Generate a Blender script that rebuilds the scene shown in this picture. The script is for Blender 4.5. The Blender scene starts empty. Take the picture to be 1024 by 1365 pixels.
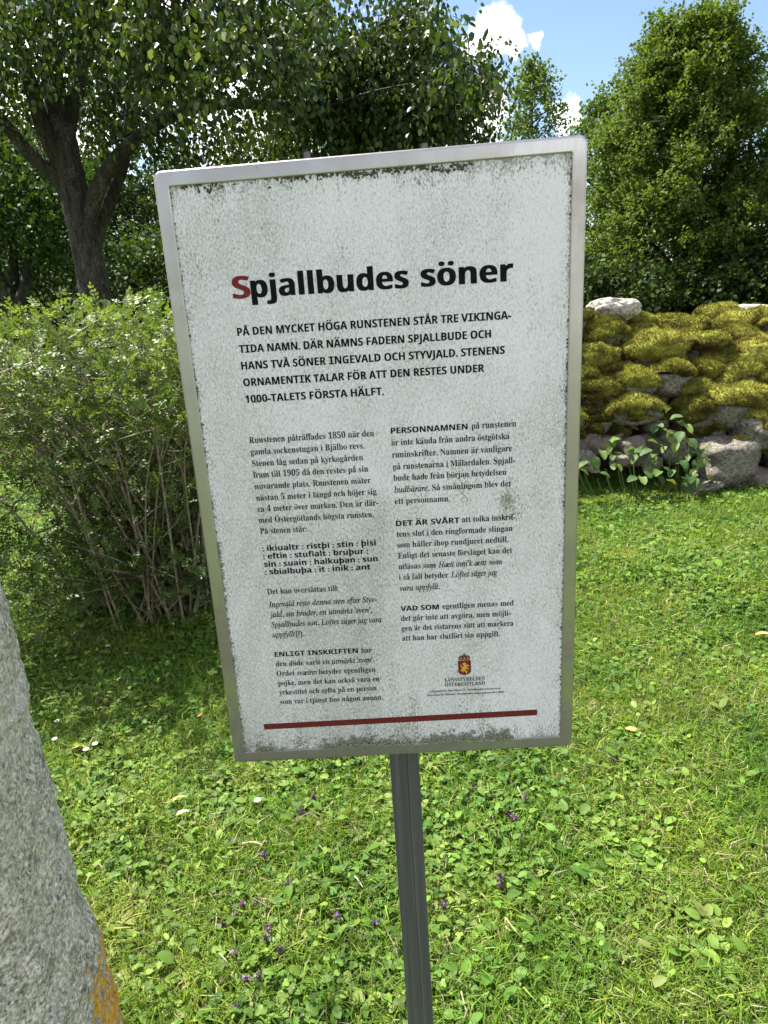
import bpy, bmesh, math, random
import numpy as np
from mathutils import Vector, Matrix, Euler
from mathutils import noise as mnoise

rng = np.random.default_rng(7)
random.seed(7)
S = bpy.context.scene
C = S.collection
R = math.radians

# ------------------------------------------------------------------ camera
CAM = Vector((0.0, 0.0, 1.58))
RIGHT = Vector((0.99794671, -0.01904965, -0.06115125))
UP = Vector((0.06404971, 0.29680913, 0.95278643))
BACK = Vector((0.0, -0.9547468, 0.29741982))
cam = bpy.data.cameras.new('camera')
cam.sensor_fit = 'VERTICAL'
cam.sensor_height = 24.0
cam.lens = 24.0 * 946.0 / 1365.0
cam.clip_start = 0.02
cam.clip_end = 2000
cam_o = bpy.data.objects.new('camera', cam)
C.objects.link(cam_o)
m = Matrix((RIGHT, UP, BACK)).transposed().to_4x4()
m.translation = CAM
cam_o.matrix_world = m
S.camera = cam_o


def at(px, py, Y):
    """the point of the place that lies on the photo's pixel (px, py), Y metres ahead"""
    d = RIGHT * ((px - 512) / 946) - UP * ((py - 682.5) / 946) - BACK
    return CAM + d * (Y / d.y)


# ------------------------------------------------------------------ sky, sun, exposure
SUN_EL, SUN_AZ = R(58), R(-46)          # azimuth from +Y towards +X
W = bpy.data.worlds.new("World")
S.world = W
W.use_nodes = True
nt = W.node_tree
nt.nodes.clear()


def N(t, **k):
    n = nt.nodes.new(t)
    for a, b in k.items():
        setattr(n, a, b)
    return n


def LK(a, b):
    nt.links.new(a, b)


sky = N('ShaderNodeTexSky', sky_type='NISHITA', sun_disc=False, sun_elevation=SUN_EL, sun_rotation=SUN_AZ)
sky.ozone_density = 2.2
sky.dust_density = 0.5
tc = N('ShaderNodeTexCoord')
SKY_S = 0.072
# clouds: a broken bank of cumulus low over the horizon, and single puffs
acc = None
warp = N('ShaderNodeTexNoise')
warp.inputs['Scale'].default_value = 16.0
warp.inputs['Detail'].default_value = 9
warp.inputs['Roughness'].default_value = .62
LK(tc.outputs['Generated'], warp.inputs['Vector'])
wsub = N('ShaderNodeVectorMath', operation='SUBTRACT')
LK(warp.outputs['Color'], wsub.inputs[0])
wsub.inputs[1].default_value = (.5, .5, .5)
wsc = N('ShaderNodeVectorMath', operation='SCALE')
LK(wsub.outputs[0], wsc.inputs[0])
wsc.inputs['Scale'].default_value = 0.075
wadd = N('ShaderNodeVectorMath', operation='ADD')
LK(tc.outputs['Generated'], wadd.inputs[0])
LK(wsc.outputs[0], wadd.inputs[1])
for (px, py, rad) in ((652, 44, .027), (632, 56, .018), (682, 60, .013), (712, 58, .009), (640, 158, .035),
                      (757, 160, .018), (590, 175, .04), (540, 60, .03), (200, 60, .10), (330, 130, .10), (60, 150, .09),
                      (1500, 120, .12), (1900, 60, .16), (-500, 150, .15), (-900, 60, .2)):
    d = (at(px, py, 10) - CAM).normalized()
    dist = N('ShaderNodeVectorMath', operation='DISTANCE')
    LK(wadd.outputs[0], dist.inputs[0])
    dist.inputs[1].default_value = d
    mr = N('ShaderNodeMapRange')
    LK(dist.outputs['Value'], mr.inputs['Value'])
    mr.inputs['From Min'].default_value = rad * 1.22
    mr.inputs['From Max'].default_value = rad * 0.55
    if acc is None:
        acc = mr.outputs[0]
    else:
        mx = N('ShaderNodeMath', operation='MAXIMUM')
        LK(acc, mx.inputs[0])
        LK(mr.outputs[0], mx.inputs[1])
        acc = mx.outputs[0]
cn = N('ShaderNodeTexNoise')
cn.inputs['Scale'].default_value = 2.6
cn.inputs['Detail'].default_value = 7
mp = N('ShaderNodeMapping')
mp.inputs['Scale'].default_value = (1, 1, 2.6)
LK(tc.outputs['Generated'], mp.inputs['Vector'])
LK(mp.outputs[0], cn.inputs['Vector'])
cr = N('ShaderNodeMapRange')
LK(cn.outputs['Fac'], cr.inputs['Value'])
cr.inputs['From Min'].default_value = 0.50
cr.inputs['From Max'].default_value = 0.60
sep = N('ShaderNodeSeparateXYZ')
LK(tc.outputs['Generated'], sep.inputs[0])
back = N('ShaderNodeMapRange')          # unseen broken cloud field, added behind the camera for neutral fill light
LK(sep.outputs['Y'], back.inputs['Value'])
back.inputs['From Min'].default_value = 0.35
back.inputs['From Max'].default_value = 0.0
fm = N('ShaderNodeMath', operation='MULTIPLY')
LK(cr.outputs[0], fm.inputs[0])
LK(back.outputs[0], fm.inputs[1])
mx = N('ShaderNodeMath', operation='MAXIMUM')
LK(acc, mx.inputs[0])
LK(fm.outputs[0], mx.inputs[1])
b1 = N('ShaderNodeBackground')
b1.inputs['Strength'].default_value = SKY_S
hz_ = N('ShaderNodeMix', data_type='RGBA', blend_type='MIX')     # thin summer haze whitens the blue
hz_.inputs[0].default_value = .0
LK(sky.outputs[0], hz_.inputs[6])
hz_.inputs[7].default_value = (3.3, 3.3, 3.1, 1)
LK(hz_.outputs[2], b1.inputs['Color'])
b2 = N('ShaderNodeBackground')
b2.inputs['Color'].default_value = (1, 0.99, 0.97, 1)
b2.inputs['Strength'].default_value = 0.85
ms = N('ShaderNodeMixShader')
LK(mx.outputs[0], ms.inputs[0])
LK(b1.outputs[0], ms.inputs[1])
LK(b2.outputs[0], ms.inputs[2])
wo = N('ShaderNodeOutputWorld')
LK(ms.outputs[0], wo.inputs[0])

sun = bpy.data.lights.new('sun', 'SUN')
sun.energy = 5.0
sun.angle = R(0.53)
sun.color = (1.0, 0.95, 0.86)
sun_o = bpy.data.objects.new('sun', sun)
C.objects.link(sun_o)
sd = Vector((math.sin(SUN_AZ) * math.cos(SUN_EL), math.cos(SUN_AZ) * math.cos(SUN_EL), math.sin(SUN_EL)))
sun_o.rotation_euler = sd.to_track_quat('Z', 'Y').to_euler()
sun_o.location = sd * 30

vs = S.view_settings
vs.view_transform = 'Standard'
vs.look = 'None'
vs.exposure = 1.48
vs.gamma = 1.0
vs.use_curve_mapping = False
S.cycles.max_bounces = 6
S.cycles.transparent_max_bounces = 4


# ------------------------------------------------------------------ helpers
def tag(o, label=None, cat=None, group=None, kind=None):
    if label: o['label'] = label
    if cat: o['category'] = cat
    if group: o['group'] = group
    if kind: o['kind'] = kind
    return o


def empty(name, loc=(0, 0, 0), rz=0.0):
    o = bpy.data.objects.new(name, None)
    o.empty_display_size = .1
    o.location = loc
    o.rotation_euler = (0, 0, rz)
    C.objects.link(o)
    return o


def mesh_np(name, verts, faces, k=None, tint=None, smooth=False):
    """verts (n,3); faces (m,k) array or list of lists; tint (n,3) point colours"""
    me = bpy.data.meshes.new(name)
    verts = np.asarray(verts, dtype=np.float32)
    if isinstance(faces, np.ndarray):
        nf, kk = faces.shape
        me.vertices.add(len(verts))
        me.vertices.foreach_set('co', verts.ravel())
        me.loops.add(nf * kk)
        me.loops.foreach_set('vertex_index', faces.astype(np.int32).ravel())
        me.polygons.add(nf)
        me.polygons.foreach_set('loop_start', np.arange(0, nf * kk, kk, dtype=np.int32))
        me.polygons.foreach_set('loop_total', np.full(nf, kk, dtype=np.int32))
        me.update(calc_edges=True)
    else:
        me.from_pydata([tuple(v) for v in verts], [], faces)
    if tint is not None:
        a = me.attributes.new('tint', 'FLOAT_COLOR', 'POINT')
        col = np.ones((len(verts), 4), dtype=np.float32)
        col[:, :3] = tint
        a.data.foreach_set('color', col.ravel())
    if smooth:
        me.polygons.foreach_set('use_smooth', np.ones(len(me.polygons), dtype=bool))
    return me


def link(name, me, mat=None, parent=None, loc=None):
    o = bpy.data.objects.new(name, me)
    if mat is not None and me is not None and not me.materials:
        me.materials.append(mat)
    C.objects.link(o)
    if parent is not None: o.parent = parent
    if loc is not None: o.location = loc
    return o


def hash3(i, j, k, seed):
    h = (i * 374761393 + j * 668265263 + k * 2147483647 + seed * 1274126177) & 0xffffffff
    h = ((h ^ (h >> 13)) * 1274126177) & 0xffffffff
    return ((h ^ (h >> 16)) & 0xffffff) / float(0xffffff)


def vn(p, scale, seed=0, octv=1):
    """value noise, vectorised, 0..1"""
    p = np.asarray(p, dtype=np.float64)
    out = 0; amp = 1; tot = 0
    for o in range(octv):
        q = p * scale * (2 ** o) + 1000.37
        i = np.floor(q).astype(np.int64); f = q - i
        f = f * f * (3 - 2 * f)
        v = 0
        for dx in (0, 1):
            wx = f[..., 0] if dx else 1 - f[..., 0]
            for dy in (0, 1):
                wy = f[..., 1] if dy else 1 - f[..., 1]
                for dz in (0, 1):
                    wz = f[..., 2] if dz else 1 - f[..., 2]
                    v = v + wx * wy * wz * hash3(i[..., 0] + dx, i[..., 1] + dy, i[..., 2] + dz, seed + o)
        out = out + amp * v; tot += amp; amp *= .5
    return out / tot


def unit(v):
    return v / (np.linalg.norm(v, axis=-1, keepdims=True) + 1e-9)


# ------------------------------------------------------------------ materials
def material(name):
    global nt
    mt = bpy.data.materials.new(name)
    mt.use_nodes = True
    nt = mt.node_tree
    nt.nodes.clear()
    out = N('ShaderNodeOutputMaterial')
    p = N('ShaderNodeBsdfPrincipled')
    LK(p.outputs[0], out.inputs[0])
    return mt, p, out


def noise_n(scale, detail=4, rough=.55, vec=None, dist=0):
    n = N('ShaderNodeTexNoise')
    n.inputs['Scale'].default_value = scale
    n.inputs['Detail'].default_value = detail
    n.inputs['Roughness'].default_value = rough
    n.inputs['Distortion'].default_value = dist
    if vec is not None: LK(vec, n.inputs['Vector'])
    return n.outputs['Fac']


def ramp(fac, stops, interp='LINEAR'):
    r = N('ShaderNodeValToRGB')
    r.color_ramp.interpolation = interp
    el = r.color_ramp.elements
    while len(el) < len(stops): el.new(.5)
    for e, (pos, c) in zip(el, stops):
        e.position = pos
        e.color = (c, c, c, 1) if isinstance(c, (int, float)) else (*c, 1)
    LK(fac, r.inputs[0])
    return r.outputs[0]


def mix(fac, a, b, mode='MIX'):
    n = N('ShaderNodeMix', data_type='RGBA', blend_type=mode)
    for s, v in ((n.inputs[0], fac), (n.inputs[6], a), (n.inputs[7], b)):
        if isinstance(v, (int, float)): s.default_value = v
        elif isinstance(v, tuple): s.default_value = (*v, 1)
        else: LK(v, s)
    return n.outputs[2]


def math_n(op, a, b=None):
    n = N('ShaderNodeMath', operation=op)
    for s, v in ((n.inputs[0], a), (n.inputs[1], b)):
        if v is None: continue
        if isinstance(v, (int, float)): s.default_value = v
        else: LK(v, s)
    return n.outputs[0]


def bump(p, h, strength, dist, prev=None):
    b = N('ShaderNodeBump')
    b.inputs['Strength'].default_value = strength
    b.inputs['Distance'].default_value = dist
    LK(h, b.inputs['Height'])
    if prev is not None: LK(prev, b.inputs['Normal'])
    LK(b.outputs[0], p.inputs['Normal'])
    return b.outputs[0]


def coords(kind='Object'):
    return N('ShaderNodeTexCoord').outputs[kind]


def mapped(vec, scale):
    mp = N('ShaderNodeMapping')
    mp.inputs['Scale'].default_value = scale
    LK(vec, mp.inputs['Vector'])
    return mp.outputs[0]


def leaf_mat(name, trans=.4, rough=.5, spec=.35, vary=.25, tcol=(1.15, 1.2, .45), patchy=False):
    mt, p, out = material(name)
    a = N('ShaderNodeAttribute', attribute_name='tint')
    oi = N('ShaderNodeObjectInfo')
    hsv = N('ShaderNodeHueSaturation')
    LK(a.outputs['Color'], hsv.inputs['Color'])
    v = N('ShaderNodeMapRange')
    LK(oi.outputs['Random'], v.inputs['Value'])
    v.inputs['To Min'].default_value = 1 - vary
    v.inputs['To Max'].default_value = 1 + vary
    LK(v.outputs[0], hsv.inputs['Value'])
    leafc = hsv.outputs[0]
    if patchy:      # the lawn is greener in some places and yellowed in others
        n1 = noise_n(1.9, 4, .6, oi.outputs['Location'])
        n2 = noise_n(5.5, 4, .65, oi.outputs['Location'])
        leafc = mix(1., leafc, ramp(n1, [(.34, (.52, .72, .62)), (.5, (.98, .98, 1.2)), (.66, (1.25, 1.13, 1.3))]), 'MULTIPLY')
        leafc = mix(ramp(n2, [(.55, 0.), (.68, .42)]), leafc, (.33, .28, .10))
    LK(leafc, p.inputs['Base Color'])
    p.inputs['Roughness'].default_value = rough
    p.inputs['Specular IOR Level'].default_value = spec
    t = N('ShaderNodeBsdfTranslucent')
    LK(mix(1.0, leafc, tcol, 'MULTIPLY'), t.inputs['Color'])
    ms = N('ShaderNodeMixShader')
    ms.inputs[0].default_value = trans
    LK(p.outputs[0], ms.inputs[1])
    LK(t.outputs[0], ms.inputs[2])
    LK(ms.outputs[0], out.inputs[0])
    return mt


def m_ground():
    mt, p, out = material('lawn_soil')
    v = coords()
    n1 = noise_n(1.3, 4, .6, v)
    n2 = noise_n(28, 5, .7, v)
    n3 = noise_n(160, 3, .7, v)
    c = ramp(n2, [(.35, (.030, .036, .012)), (.5, (.045, .070, .016)), (.68, (.10, .11, .035))])
    c2 = ramp(n3, [(.35, (.03, .045, .01)), (.6, (.09, .13, .03))])
    LK(mix(.5, mix(.3, c, ramp(n1, [(.3, (.04, .07, .014)), (.7, (.10, .13, .03))])), c2), p.inputs['Base Color'])
    p.inputs['Roughness'].default_value = .95
    bump(p, n3, .8, .01)
    return mt


def m_bark(name='linden_bark', c0=(.010, .008, .006), c1=(.07, .055, .04), lich=(.16, .16, .12)):
    mt, p, out = material(name)
    v = coords()
    mv = mapped(v, (1, 1, .22))
    n1 = noise_n(26, 5, .65, mv, .6)
    n2 = noise_n(5, 4, .6, v)
    n3 = noise_n(60, 3, .6, v)
    c = ramp(n1, [(.36, c0), (.62, c1)])
    c = mix(ramp(math_n('MULTIPLY', n2, n3), [(.29, 0.), (.38, .8)]), c, lich)
    LK(c, p.inputs['Base Color'])
    p.inputs['Roughness'].default_value = .9
    bump(p, n1, 1, .05)
    return mt


def m_stem():
    mt, p, out = material('shrub_stem')
    v = coords()
    n = noise_n(30, 3, .6, v)
    LK(ramp(n, [(.3, (.13, .10, .065)), (.55, (.25, .20, .14)), (.75, (.38, .34, .26))]), p.inputs['Base Color'])
    p.inputs['Roughness'].default_value = .8
    return mt




def m_granite(name='granite', brown=0., scale=1., lichen=False, tone=None):
    mt, p, out = material(name)
    v = coords()
    vo = N('ShaderNodeTexVoronoi')
    vo.inputs['Scale'].default_value = 210 * scale
    LK(v, vo.inputs['Vector'])
    sx = N('ShaderNodeSeparateColor')
    LK(vo.outputs['Color'], sx.inputs[0])
    g = ramp(sx.outputs[0], [(0, (.05, .05, .05)), (.18, (.14, .135, .13)), (.42, (.34, .33, .31)), (.75, (.56, .55, .51)), (1, (.80, .79, .75))])
    n1 = noise_n(120 * scale, 6, .75, v)
    g = mix(.45, g, ramp(n1, [(.38, (.04, .04, .038)), (.48, (.34, .33, .30)), (.58, (.82, .80, .75))]))
    n2 = noise_n(7 * scale, 5, .65, v)
    g = mix(ramp(n2, [(.44, 0.), (.66, .32)]), g, (.62, .60, .56))
    n4 = noise_n(16 * scale, 6, .7, v, 1.)
    g = mix(ramp(n4, [(.55, 0.), (.66, .6)]), g, (.13, .10, .07))
    n5 = noise_n(11 * scale, 6, .72, mapped(v, (1.3, 1, 1)), .8)
    g = mix(ramp(n5, [(.60, 0.), (.68, .7)]), g, (.055, .055, .058))
    if tone: g = mix(1., g, tone, 'MULTIPLY')
    if brown:
        g = mix(brown, g, (.17, .13, .11))
    if lichen:
        sp = N('ShaderNodeSeparateXYZ')
        LK(v, sp.inputs[0])
        hz = N('ShaderNodeMapRange')
        LK(sp.outputs['Z'], hz.inputs['Value'])
        hz.inputs['From Min'].default_value = 0.80
        hz.inputs['From Max'].default_value = 0.50
        hx = N('ShaderNodeMapRange')
        LK(sp.outputs['Y'], hx.inputs['Value'])
        hx.inputs['From Min'].default_value = -.05
        hx.inputs['From Max'].default_value = .07
        nl = noise_n(38, 7, .8, v)
        w = math_n('MULTIPLY', hz.outputs[0], hx.outputs[0])
        w = math_n('ADD', nl, math_n('MULTIPLY', math_n('SUBTRACT', w, 1.0), .42))
        nl2 = noise_n(120, 3, .6, v)
        g = mix(ramp(w, [(.44, 0.), (.49, 1.)]), g, ramp(nl2, [(.35, (.50, .20, .015)), (.6, (.85, .44, .05))]))
    LK(g, p.inputs['Base Color'])
    p.inputs['Roughness'].default_value = .88
    b = bump(p, n1, .55, .004 / scale)
    bump(p, n4, .8, .012 / scale, b)
    return mt


def m_moss():
    mt, p, out = material('moss')
    v = coords()
    a = N('ShaderNodeAttribute', attribute_name='tint')
    n = noise_n(22, 4, .7, v)
    n2 = noise_n(150, 3, .7, v)
    c = mix(1., a.outputs['Color'], ramp(n, [(.3, (.55, .5, .45)), (.6, (1.05, 1.05, 1.0))]), 'MULTIPLY')
    c = mix(1., c, ramp(n2, [(.35, (.5, .45, .4)), (.6, (1.1, 1.1, 1.0))]), 'MULTIPLY')
    LK(c, p.inputs['Base Color'])
    p.inputs['Roughness'].default_value = 1
    p.inputs['Specular IOR Level'].default_value = .1
    bump(p, n2, 1, .01)
    return mt


def m_plain(name, col, rough=.6, metal=0., spec=.4):
    mt, p, out = material(name)
    v = coords()
    n = noise_n(90, 3, .6, v)
    LK(mix(ramp(n, [(.3, 0.), (.75, .35)]), col, tuple(c * .5 for c in col)), p.inputs['Base Color'])
    p.inputs['Roughness'].default_value = rough
    p.inputs['Metallic'].default_value = metal
    p.inputs['Specular IOR Level'].default_value = spec
    return mt


def dirt_layer(v, base, k=1.0):
    """grey green algae speckle of the weathered plate, in the sign's own metres"""
    sp = N('ShaderNodeSeparateXYZ')
    LK(v, sp.inputs[0])
    mv = mapped(v, (1, 1, .55))
    big = noise_n(7, 3, .6, mv)
    mid = noise_n(34, 4, .65, mapped(v, (1, 1, .4)))
    fine = noise_n(430, 2, .7, mv, .6)
    fine2 = noise_n(560, 2, .6, mv)
    # less growth towards the upper right corner
    clean = N('ShaderNodeMapRange')
    LK(math_n('ADD', sp.outputs['X'], math_n('MULTIPLY', sp.outputs['Z'], .42)), clean.inputs['Value'])
    clean.inputs['From Min'].default_value = -.32
    clean.inputs['From Max'].default_value = .36
    clean.inputs['To Min'].default_value = .10
    clean.inputs['To Max'].default_value = -.045
    d = math_n('ADD', fine, math_n('ADD', clean.outputs[0], math_n('MULTIPLY', math_n('SUBTRACT', big, .5), .46)))
    d = math_n('ADD', d, math_n('MULTIPLY', math_n('SUBTRACT', mid, .5), .20))
    c = mix(ramp(d, [(.41, 0.), (.70, .70 * k)]), base, (.42, .405, .365))
    d2 = math_n('ADD', fine2, math_n('MULTIPLY', math_n('ADD', clean.outputs[0], math_n('SUBTRACT', big, .5)), .35))
    c = mix(ramp(d2, [(.585, 0.), (.72, .60 * k)]), c, (.21, .195, .15))
    # patches of green growth right of the middle and running down from the top edge
    for (x, z, r, s) in ((.165, -.02, .035, 1.), (.10, .0, .05, .7), (.04, -.01, .05, .45), (.17, .07, .03, .5), (-.215, .30, .03, .75),
                         (.09, .34, .035, .6), (-.19, .36, .05, .4), (.19, .20, .035, .4), (-.03, -.26, .07, .3), (.20, .35, .02, .4),
                         (.0, -.385, .12, .8), (.12, -.39, .09, .8), (-.15, -.385, .1, .6)):
        vs_ = N('ShaderNodeVectorMath', operation='DISTANCE')
        LK(mapped(v, (1, 0, .6)), vs_.inputs[0])
        vs_.inputs[1].default_value = (x, 0, z * .6)
        f = N('ShaderNodeMapRange')
        LK(vs_.outputs['Value'], f.inputs['Value'])
        f.inputs['From Min'].default_value = r
        f.inputs['From Max'].default_value = 0
        f.inputs['To Min'].default_value = -.08
        f.inputs['To Max'].default_value = .22 * s
        g = math_n('ADD', f.outputs[0], math_n('ADD', math_n('MULTIPLY', fine, .6), math_n('MULTIPLY', mid, .4)))
        c = mix(ramp(g, [(.60, 0.), (.80, .85 * k)]), c, (.19, .175, .09))
    # grime along the edges
    ez = N('ShaderNodeMapRange')
    LK(math_n('ABSOLUTE', sp.outputs['Z']), ez.inputs['Value'])
    ez.inputs['From Min'].default_value = .360
    ez.inputs['From Max'].default_value = .404
    ex = N('ShaderNodeMapRange')
    LK(math_n('ABSOLUTE', sp.outputs['X']), ex.inputs['Value'])
    ex.inputs['From Min'].default_value = .226
    ex.inputs['From Max'].default_value = .243
    e = math_n('MAXIMUM', ez.outputs[0], math_n('MULTIPLY', ex.outputs[0], .8))
    g = math_n('ADD', math_n('MULTIPLY', e, .15), math_n('ADD', math_n('MULTIPLY', fine, .5), math_n('MULTIPLY', mid, .5)))
    c = mix(ramp(g, [(.60, 0.), (.74, .85 * k)]), c, (.13, .12, .08))
    return c


def m_panel():
    mt, p, out = material('printed_plate')
    v = coords()
    base = mix(ramp(noise_n(9, 3, .6, v), [(.35, 0.), (.7, .35)]), (.92, .865, .90), (.83, .78, .81))
    LK(dirt_layer(v, base), p.inputs['Base Color'])
    p.inputs['Roughness'].default_value = .38
    p.inputs['Specular IOR Level'].default_value = .35
    bump(p, noise_n(340, 3, .75, mapped(v, (1, 1, .55)), .8), .25, .0008)
    return mt


def m_ink(name, col, k=.07):
    mt, p, out = material(name)
    v = coords()
    f = noise_n(420, 3, .7, v)
    c = mix(ramp(f, [(.52, 0.), (.70, k)]), col, (.30, .30, .28))
    LK(c, p.inputs['Base Color'])
    p.inputs['Roughness'].default_value = .5
    p.inputs['Specular IOR Level'].default_value = .08
    return mt


def m_frame():
    mt, p, out = material('brushed_steel')
    v = coords()
    sp = N('ShaderNodeSeparateXYZ')
    LK(v, sp.inputs[0])
    n = noise_n(8, 4, .6, v, .5)
    n2 = noise_n(60, 4, .7, v)
    n3 = noise_n(600, 2, .6, mapped(v, (1, 1, .03)))
    low = N('ShaderNodeMapRange')
    LK(sp.outputs['Z'], low.inputs['Value'])
    low.inputs['From Min'].default_value = -.05
    low.inputs['From Max'].default_value = -.42
    c = mix(ramp(n, [(.38, 0.), (.62, .65)]), (.55, .525, .515), (.43, .37, .335))  # tan patches: reflections painted into the steel colour
    refl_wear = math_n('ADD', math_n('MULTIPLY', low.outputs[0], .30), math_n('MULTIPLY', n, .9))
    c = mix(ramp(refl_wear, [(.55, 0.), (.74, .75)]), c, (.27, .235, .20))  # browner towards the bottom: ground reflection and weathering painted in
    c = mix(ramp(n2, [(.66, 0.), (.72, .8)]), c, (.16, .13, .10))
    LK(c, p.inputs['Base Color'])
    LK(ramp(math_n('ADD', math_n('MULTIPLY', n3, .4), math_n('MULTIPLY', n, .6)), [(.3, .25), (.7, .45)]), p.inputs['Roughness'])
    LK(ramp(refl_wear, [(.55, .92), (.74, .5)]), p.inputs['Metallic'])
    bump(p, n2, .15, .001)
    return mt


def m_post():
    mt, p, out = material('weathered_post')
    v = coords()
    n = noise_n(240, 4, .7, mapped(v, (1, 1, .012)))
    n1 = noise_n(18, 3, .6, mapped(v, (1, 1, .25)))
    c = ramp(n, [(.32, (.07, .069, .066)), (.55, (.098, .097, .093)), (.72, (.15, .148, .142))])
    c = mix(ramp(n1, [(.45, 0.), (.75, .45)]), c, (.10, .095, .075))
    LK(c, p.inputs['Base Color'])
    p.inputs['Roughness'].default_value = .6
    bump(p, n, .5, .0015)
    return mt


M = dict(
    ground=m_ground(), bark=m_bark(), dark_bark=m_bark('dark_bark', (.018, .015, .012), (.075, .062, .05), (.12, .12, .09)),
    stem=m_stem(), rune=m_granite('rune_granite', 0, 1.15, True, (1.26, 1.17, 1.04)), rock=m_granite('fieldstone', 0, .35, False, (.40, .365, .31)), boulder=m_granite('boulder_stone', 0, .35, False, (.9, .84, .74)),
    brock=m_granite('brown_fieldstone', .55, .35, False, (.32, .27, .22)), moss=m_moss(), panel=m_panel(), ink=m_ink('black_print', (.005, .005, .006)),
    red=m_ink('dark_red_print', (.20, .022, .022), .25), bar=m_ink('maroon_print', (.165, .022, .02), .2),
    gold=m_ink('gold_print', (.75, .42, .06), .1), frame=m_frame(), post=m_post(),
    leaf=leaf_mat('linden_leaf', .34, .45, .35), cone=leaf_mat('linden_far_leaf', .42, .6, .2), far=leaf_mat('far_leaf', .28, .6, .2), shrub=leaf_mat('shrub_leaf', .35, .5, .35),
    grass=leaf_mat('grass_blade', .42, .6, .12, .25, (1.25, 1.25, .4), True), herb=leaf_mat('herb_leaf', .34, .55, .2, .25, patchy=True),
    dirt=m_plain('dirt_crumb', (.10, .085, .05), .95), lichen=m_plain('grey_lichen', (.27, .28, .19), .95),
    soil=m_plain('wall_earth', (.05, .038, .026), 1.), straw=m_plain('dry_straw', (.62, .52, .33), .7),
    dry=m_plain('dry_leaf', (.62, .36, .11), .6), purple=m_plain('purple_petal', (.22, .12, .42), .6),
    calyx=m_plain('flower_head', (.13, .05, .055), .8), white=m_plain('white_petal', (.85, .85, .83), .6),
    yellow=m_plain('yellow_disc', (.7, .5, .05), .7), green_stem=m_plain('green_stem', (.09, .15, .03), .6),
)

# ------------------------------------------------------------------ ground
def gz(x, y):
    p = np.stack([np.asarray(x, float), np.asarray(y, float), np.zeros_like(np.asarray(x, float))], -1)
    near = np.clip((60 - np.hypot(p[..., 0], p[..., 1])) / 50, 0, 1)
    return ((vn(p, 1.6, 3, 2) - .5) * .05 + (vn(p, .35, 5) - .5) * .10) * near


def gpos(x, y):
    return Vector((x, y, float(gz(np.array([x]), np.array([y]))[0])))


ax = np.concatenate([-np.geomspace(400, 8.2, 26), np.linspace(-8, 8, 161), np.geomspace(8.2, 400, 26)])
ay = np.concatenate([-np.geomspace(400, 4.2, 26), np.linspace(-4, 12, 161), np.geomspace(12.2, 700, 28)])
gx, gy = np.meshgrid(ax, ay)
gv = np.stack([gx.ravel(), gy.ravel(), gz(gx.ravel(), gy.ravel())], -1)
nx = len(ax)
i0 = (np.arange(len(ay) - 1)[:, None] * nx + np.arange(nx - 1)[None, :]).ravel()
tag(link('ground', mesh_np('ground', gv, np.stack([i0, i0 + 1, i0 + nx + 1, i0 + nx], -1), smooth=True), M['ground']), kind='structure',
    label='mossy lawn ground under the sign and the trees')

# ------------------------------------------------------------------ the sign
CZ = 1.3176
sign = empty('information_sign', (0.00564, 0.92983, 0), math.atan2(-0.0347402, 0.99939638))
tag(sign, 'white information board about a rune stone, steel frame, on a grey post', 'sign')
L2 = 'x'


def rrect(hw, hh, r, seg=6):
    pts = []
    for (cx, cz, a0) in ((hw - r, hh - r, 0), (-hw + r, hh - r, 90), (-hw + r, -hh + r, 180), (hw - r, -hh + r, 270)):
        for i in range(seg + 1):
            a = R(a0 + 90 * i / seg)
            pts.append((cx + r * math.cos(a), cz + r * math.sin(a)))
    return pts


def sweep(loops):
    n = len(loops[0][0]); vv = []; ff = []
    for pts, y in loops:
        vv += [(x, y, z) for x, z in pts]
    for k in range(len(loops) - 1):
        for i in range(n):
            j = (i + 1) % n
            ff.append([k * n + i, k * n + j, (k + 1) * n + j, (k + 1) * n + i])
    return vv, ff


HW, HH = .260, .4195
vv, ff = sweep([(rrect(HW - .0035, HH - .0035, .007), .034), (rrect(HW - .0005, HH - .0005, .0095), .0318), (rrect(HW, HH, .010), .028),
                (rrect(HW, HH, .010), .006), (rrect(HW - .0005, HH - .0005, .0095), .0025), (rrect(HW - .0014, HH - .0014, .0088), .0008),
                (rrect(HW - .0030, HH - .0030, .0075), .00005), (rrect(HW - .0038, HH - .0038, .007), .0), (rrect(.2436, .4028, .0035), .0),
                (rrect(.2424, .4016, .003), .00005), (rrect(.2416, .4008, .0025), .0006), (rrect(.2414, .4006, .0022), .006)])
fr = link('frame', mesh_np('frame', vv, ff, smooth=True), M['frame'], sign, (0, 0, CZ))
bp = rrect(.250, .410, .006)
vv, ff = sweep([(bp, .033), (bp, .0035)])
n = len(bp)
ff.append(list(range(n))); ff.append(list(range(2 * n - 1, n - 1, -1)))
link('back_board', mesh_np('back_board', vv, ff), M['post'], sign, (0, .001, CZ))
pp = rrect(.2425, .4025, .002)
vv, ff = sweep([(pp, .0042), (pp, .0022)])
n = len(pp)
ff.append(list(range(n))); ff.append(list(range(2 * n - 1, n - 1, -1)))
panel = link('printed_plate', mesh_np('printed_plate', vv, ff), M['panel'], sign, (0, 0, CZ))

# post: square hollow profile with grooves, behind the board down into the lawn
prof = []
hw = .0235
for (cx, cz, a0) in ((hw - .003, hw - .003, 0), (-hw + .003, hw - .003, 90), (-hw + .003, -hw + .003, 180), (hw - .003, -hw + .003, 270)):
    for i in range(4):
        a = R(a0 + 30 * i); prof.append((cx + .003 * math.cos(a), cz + .003 * math.sin(a)))
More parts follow.
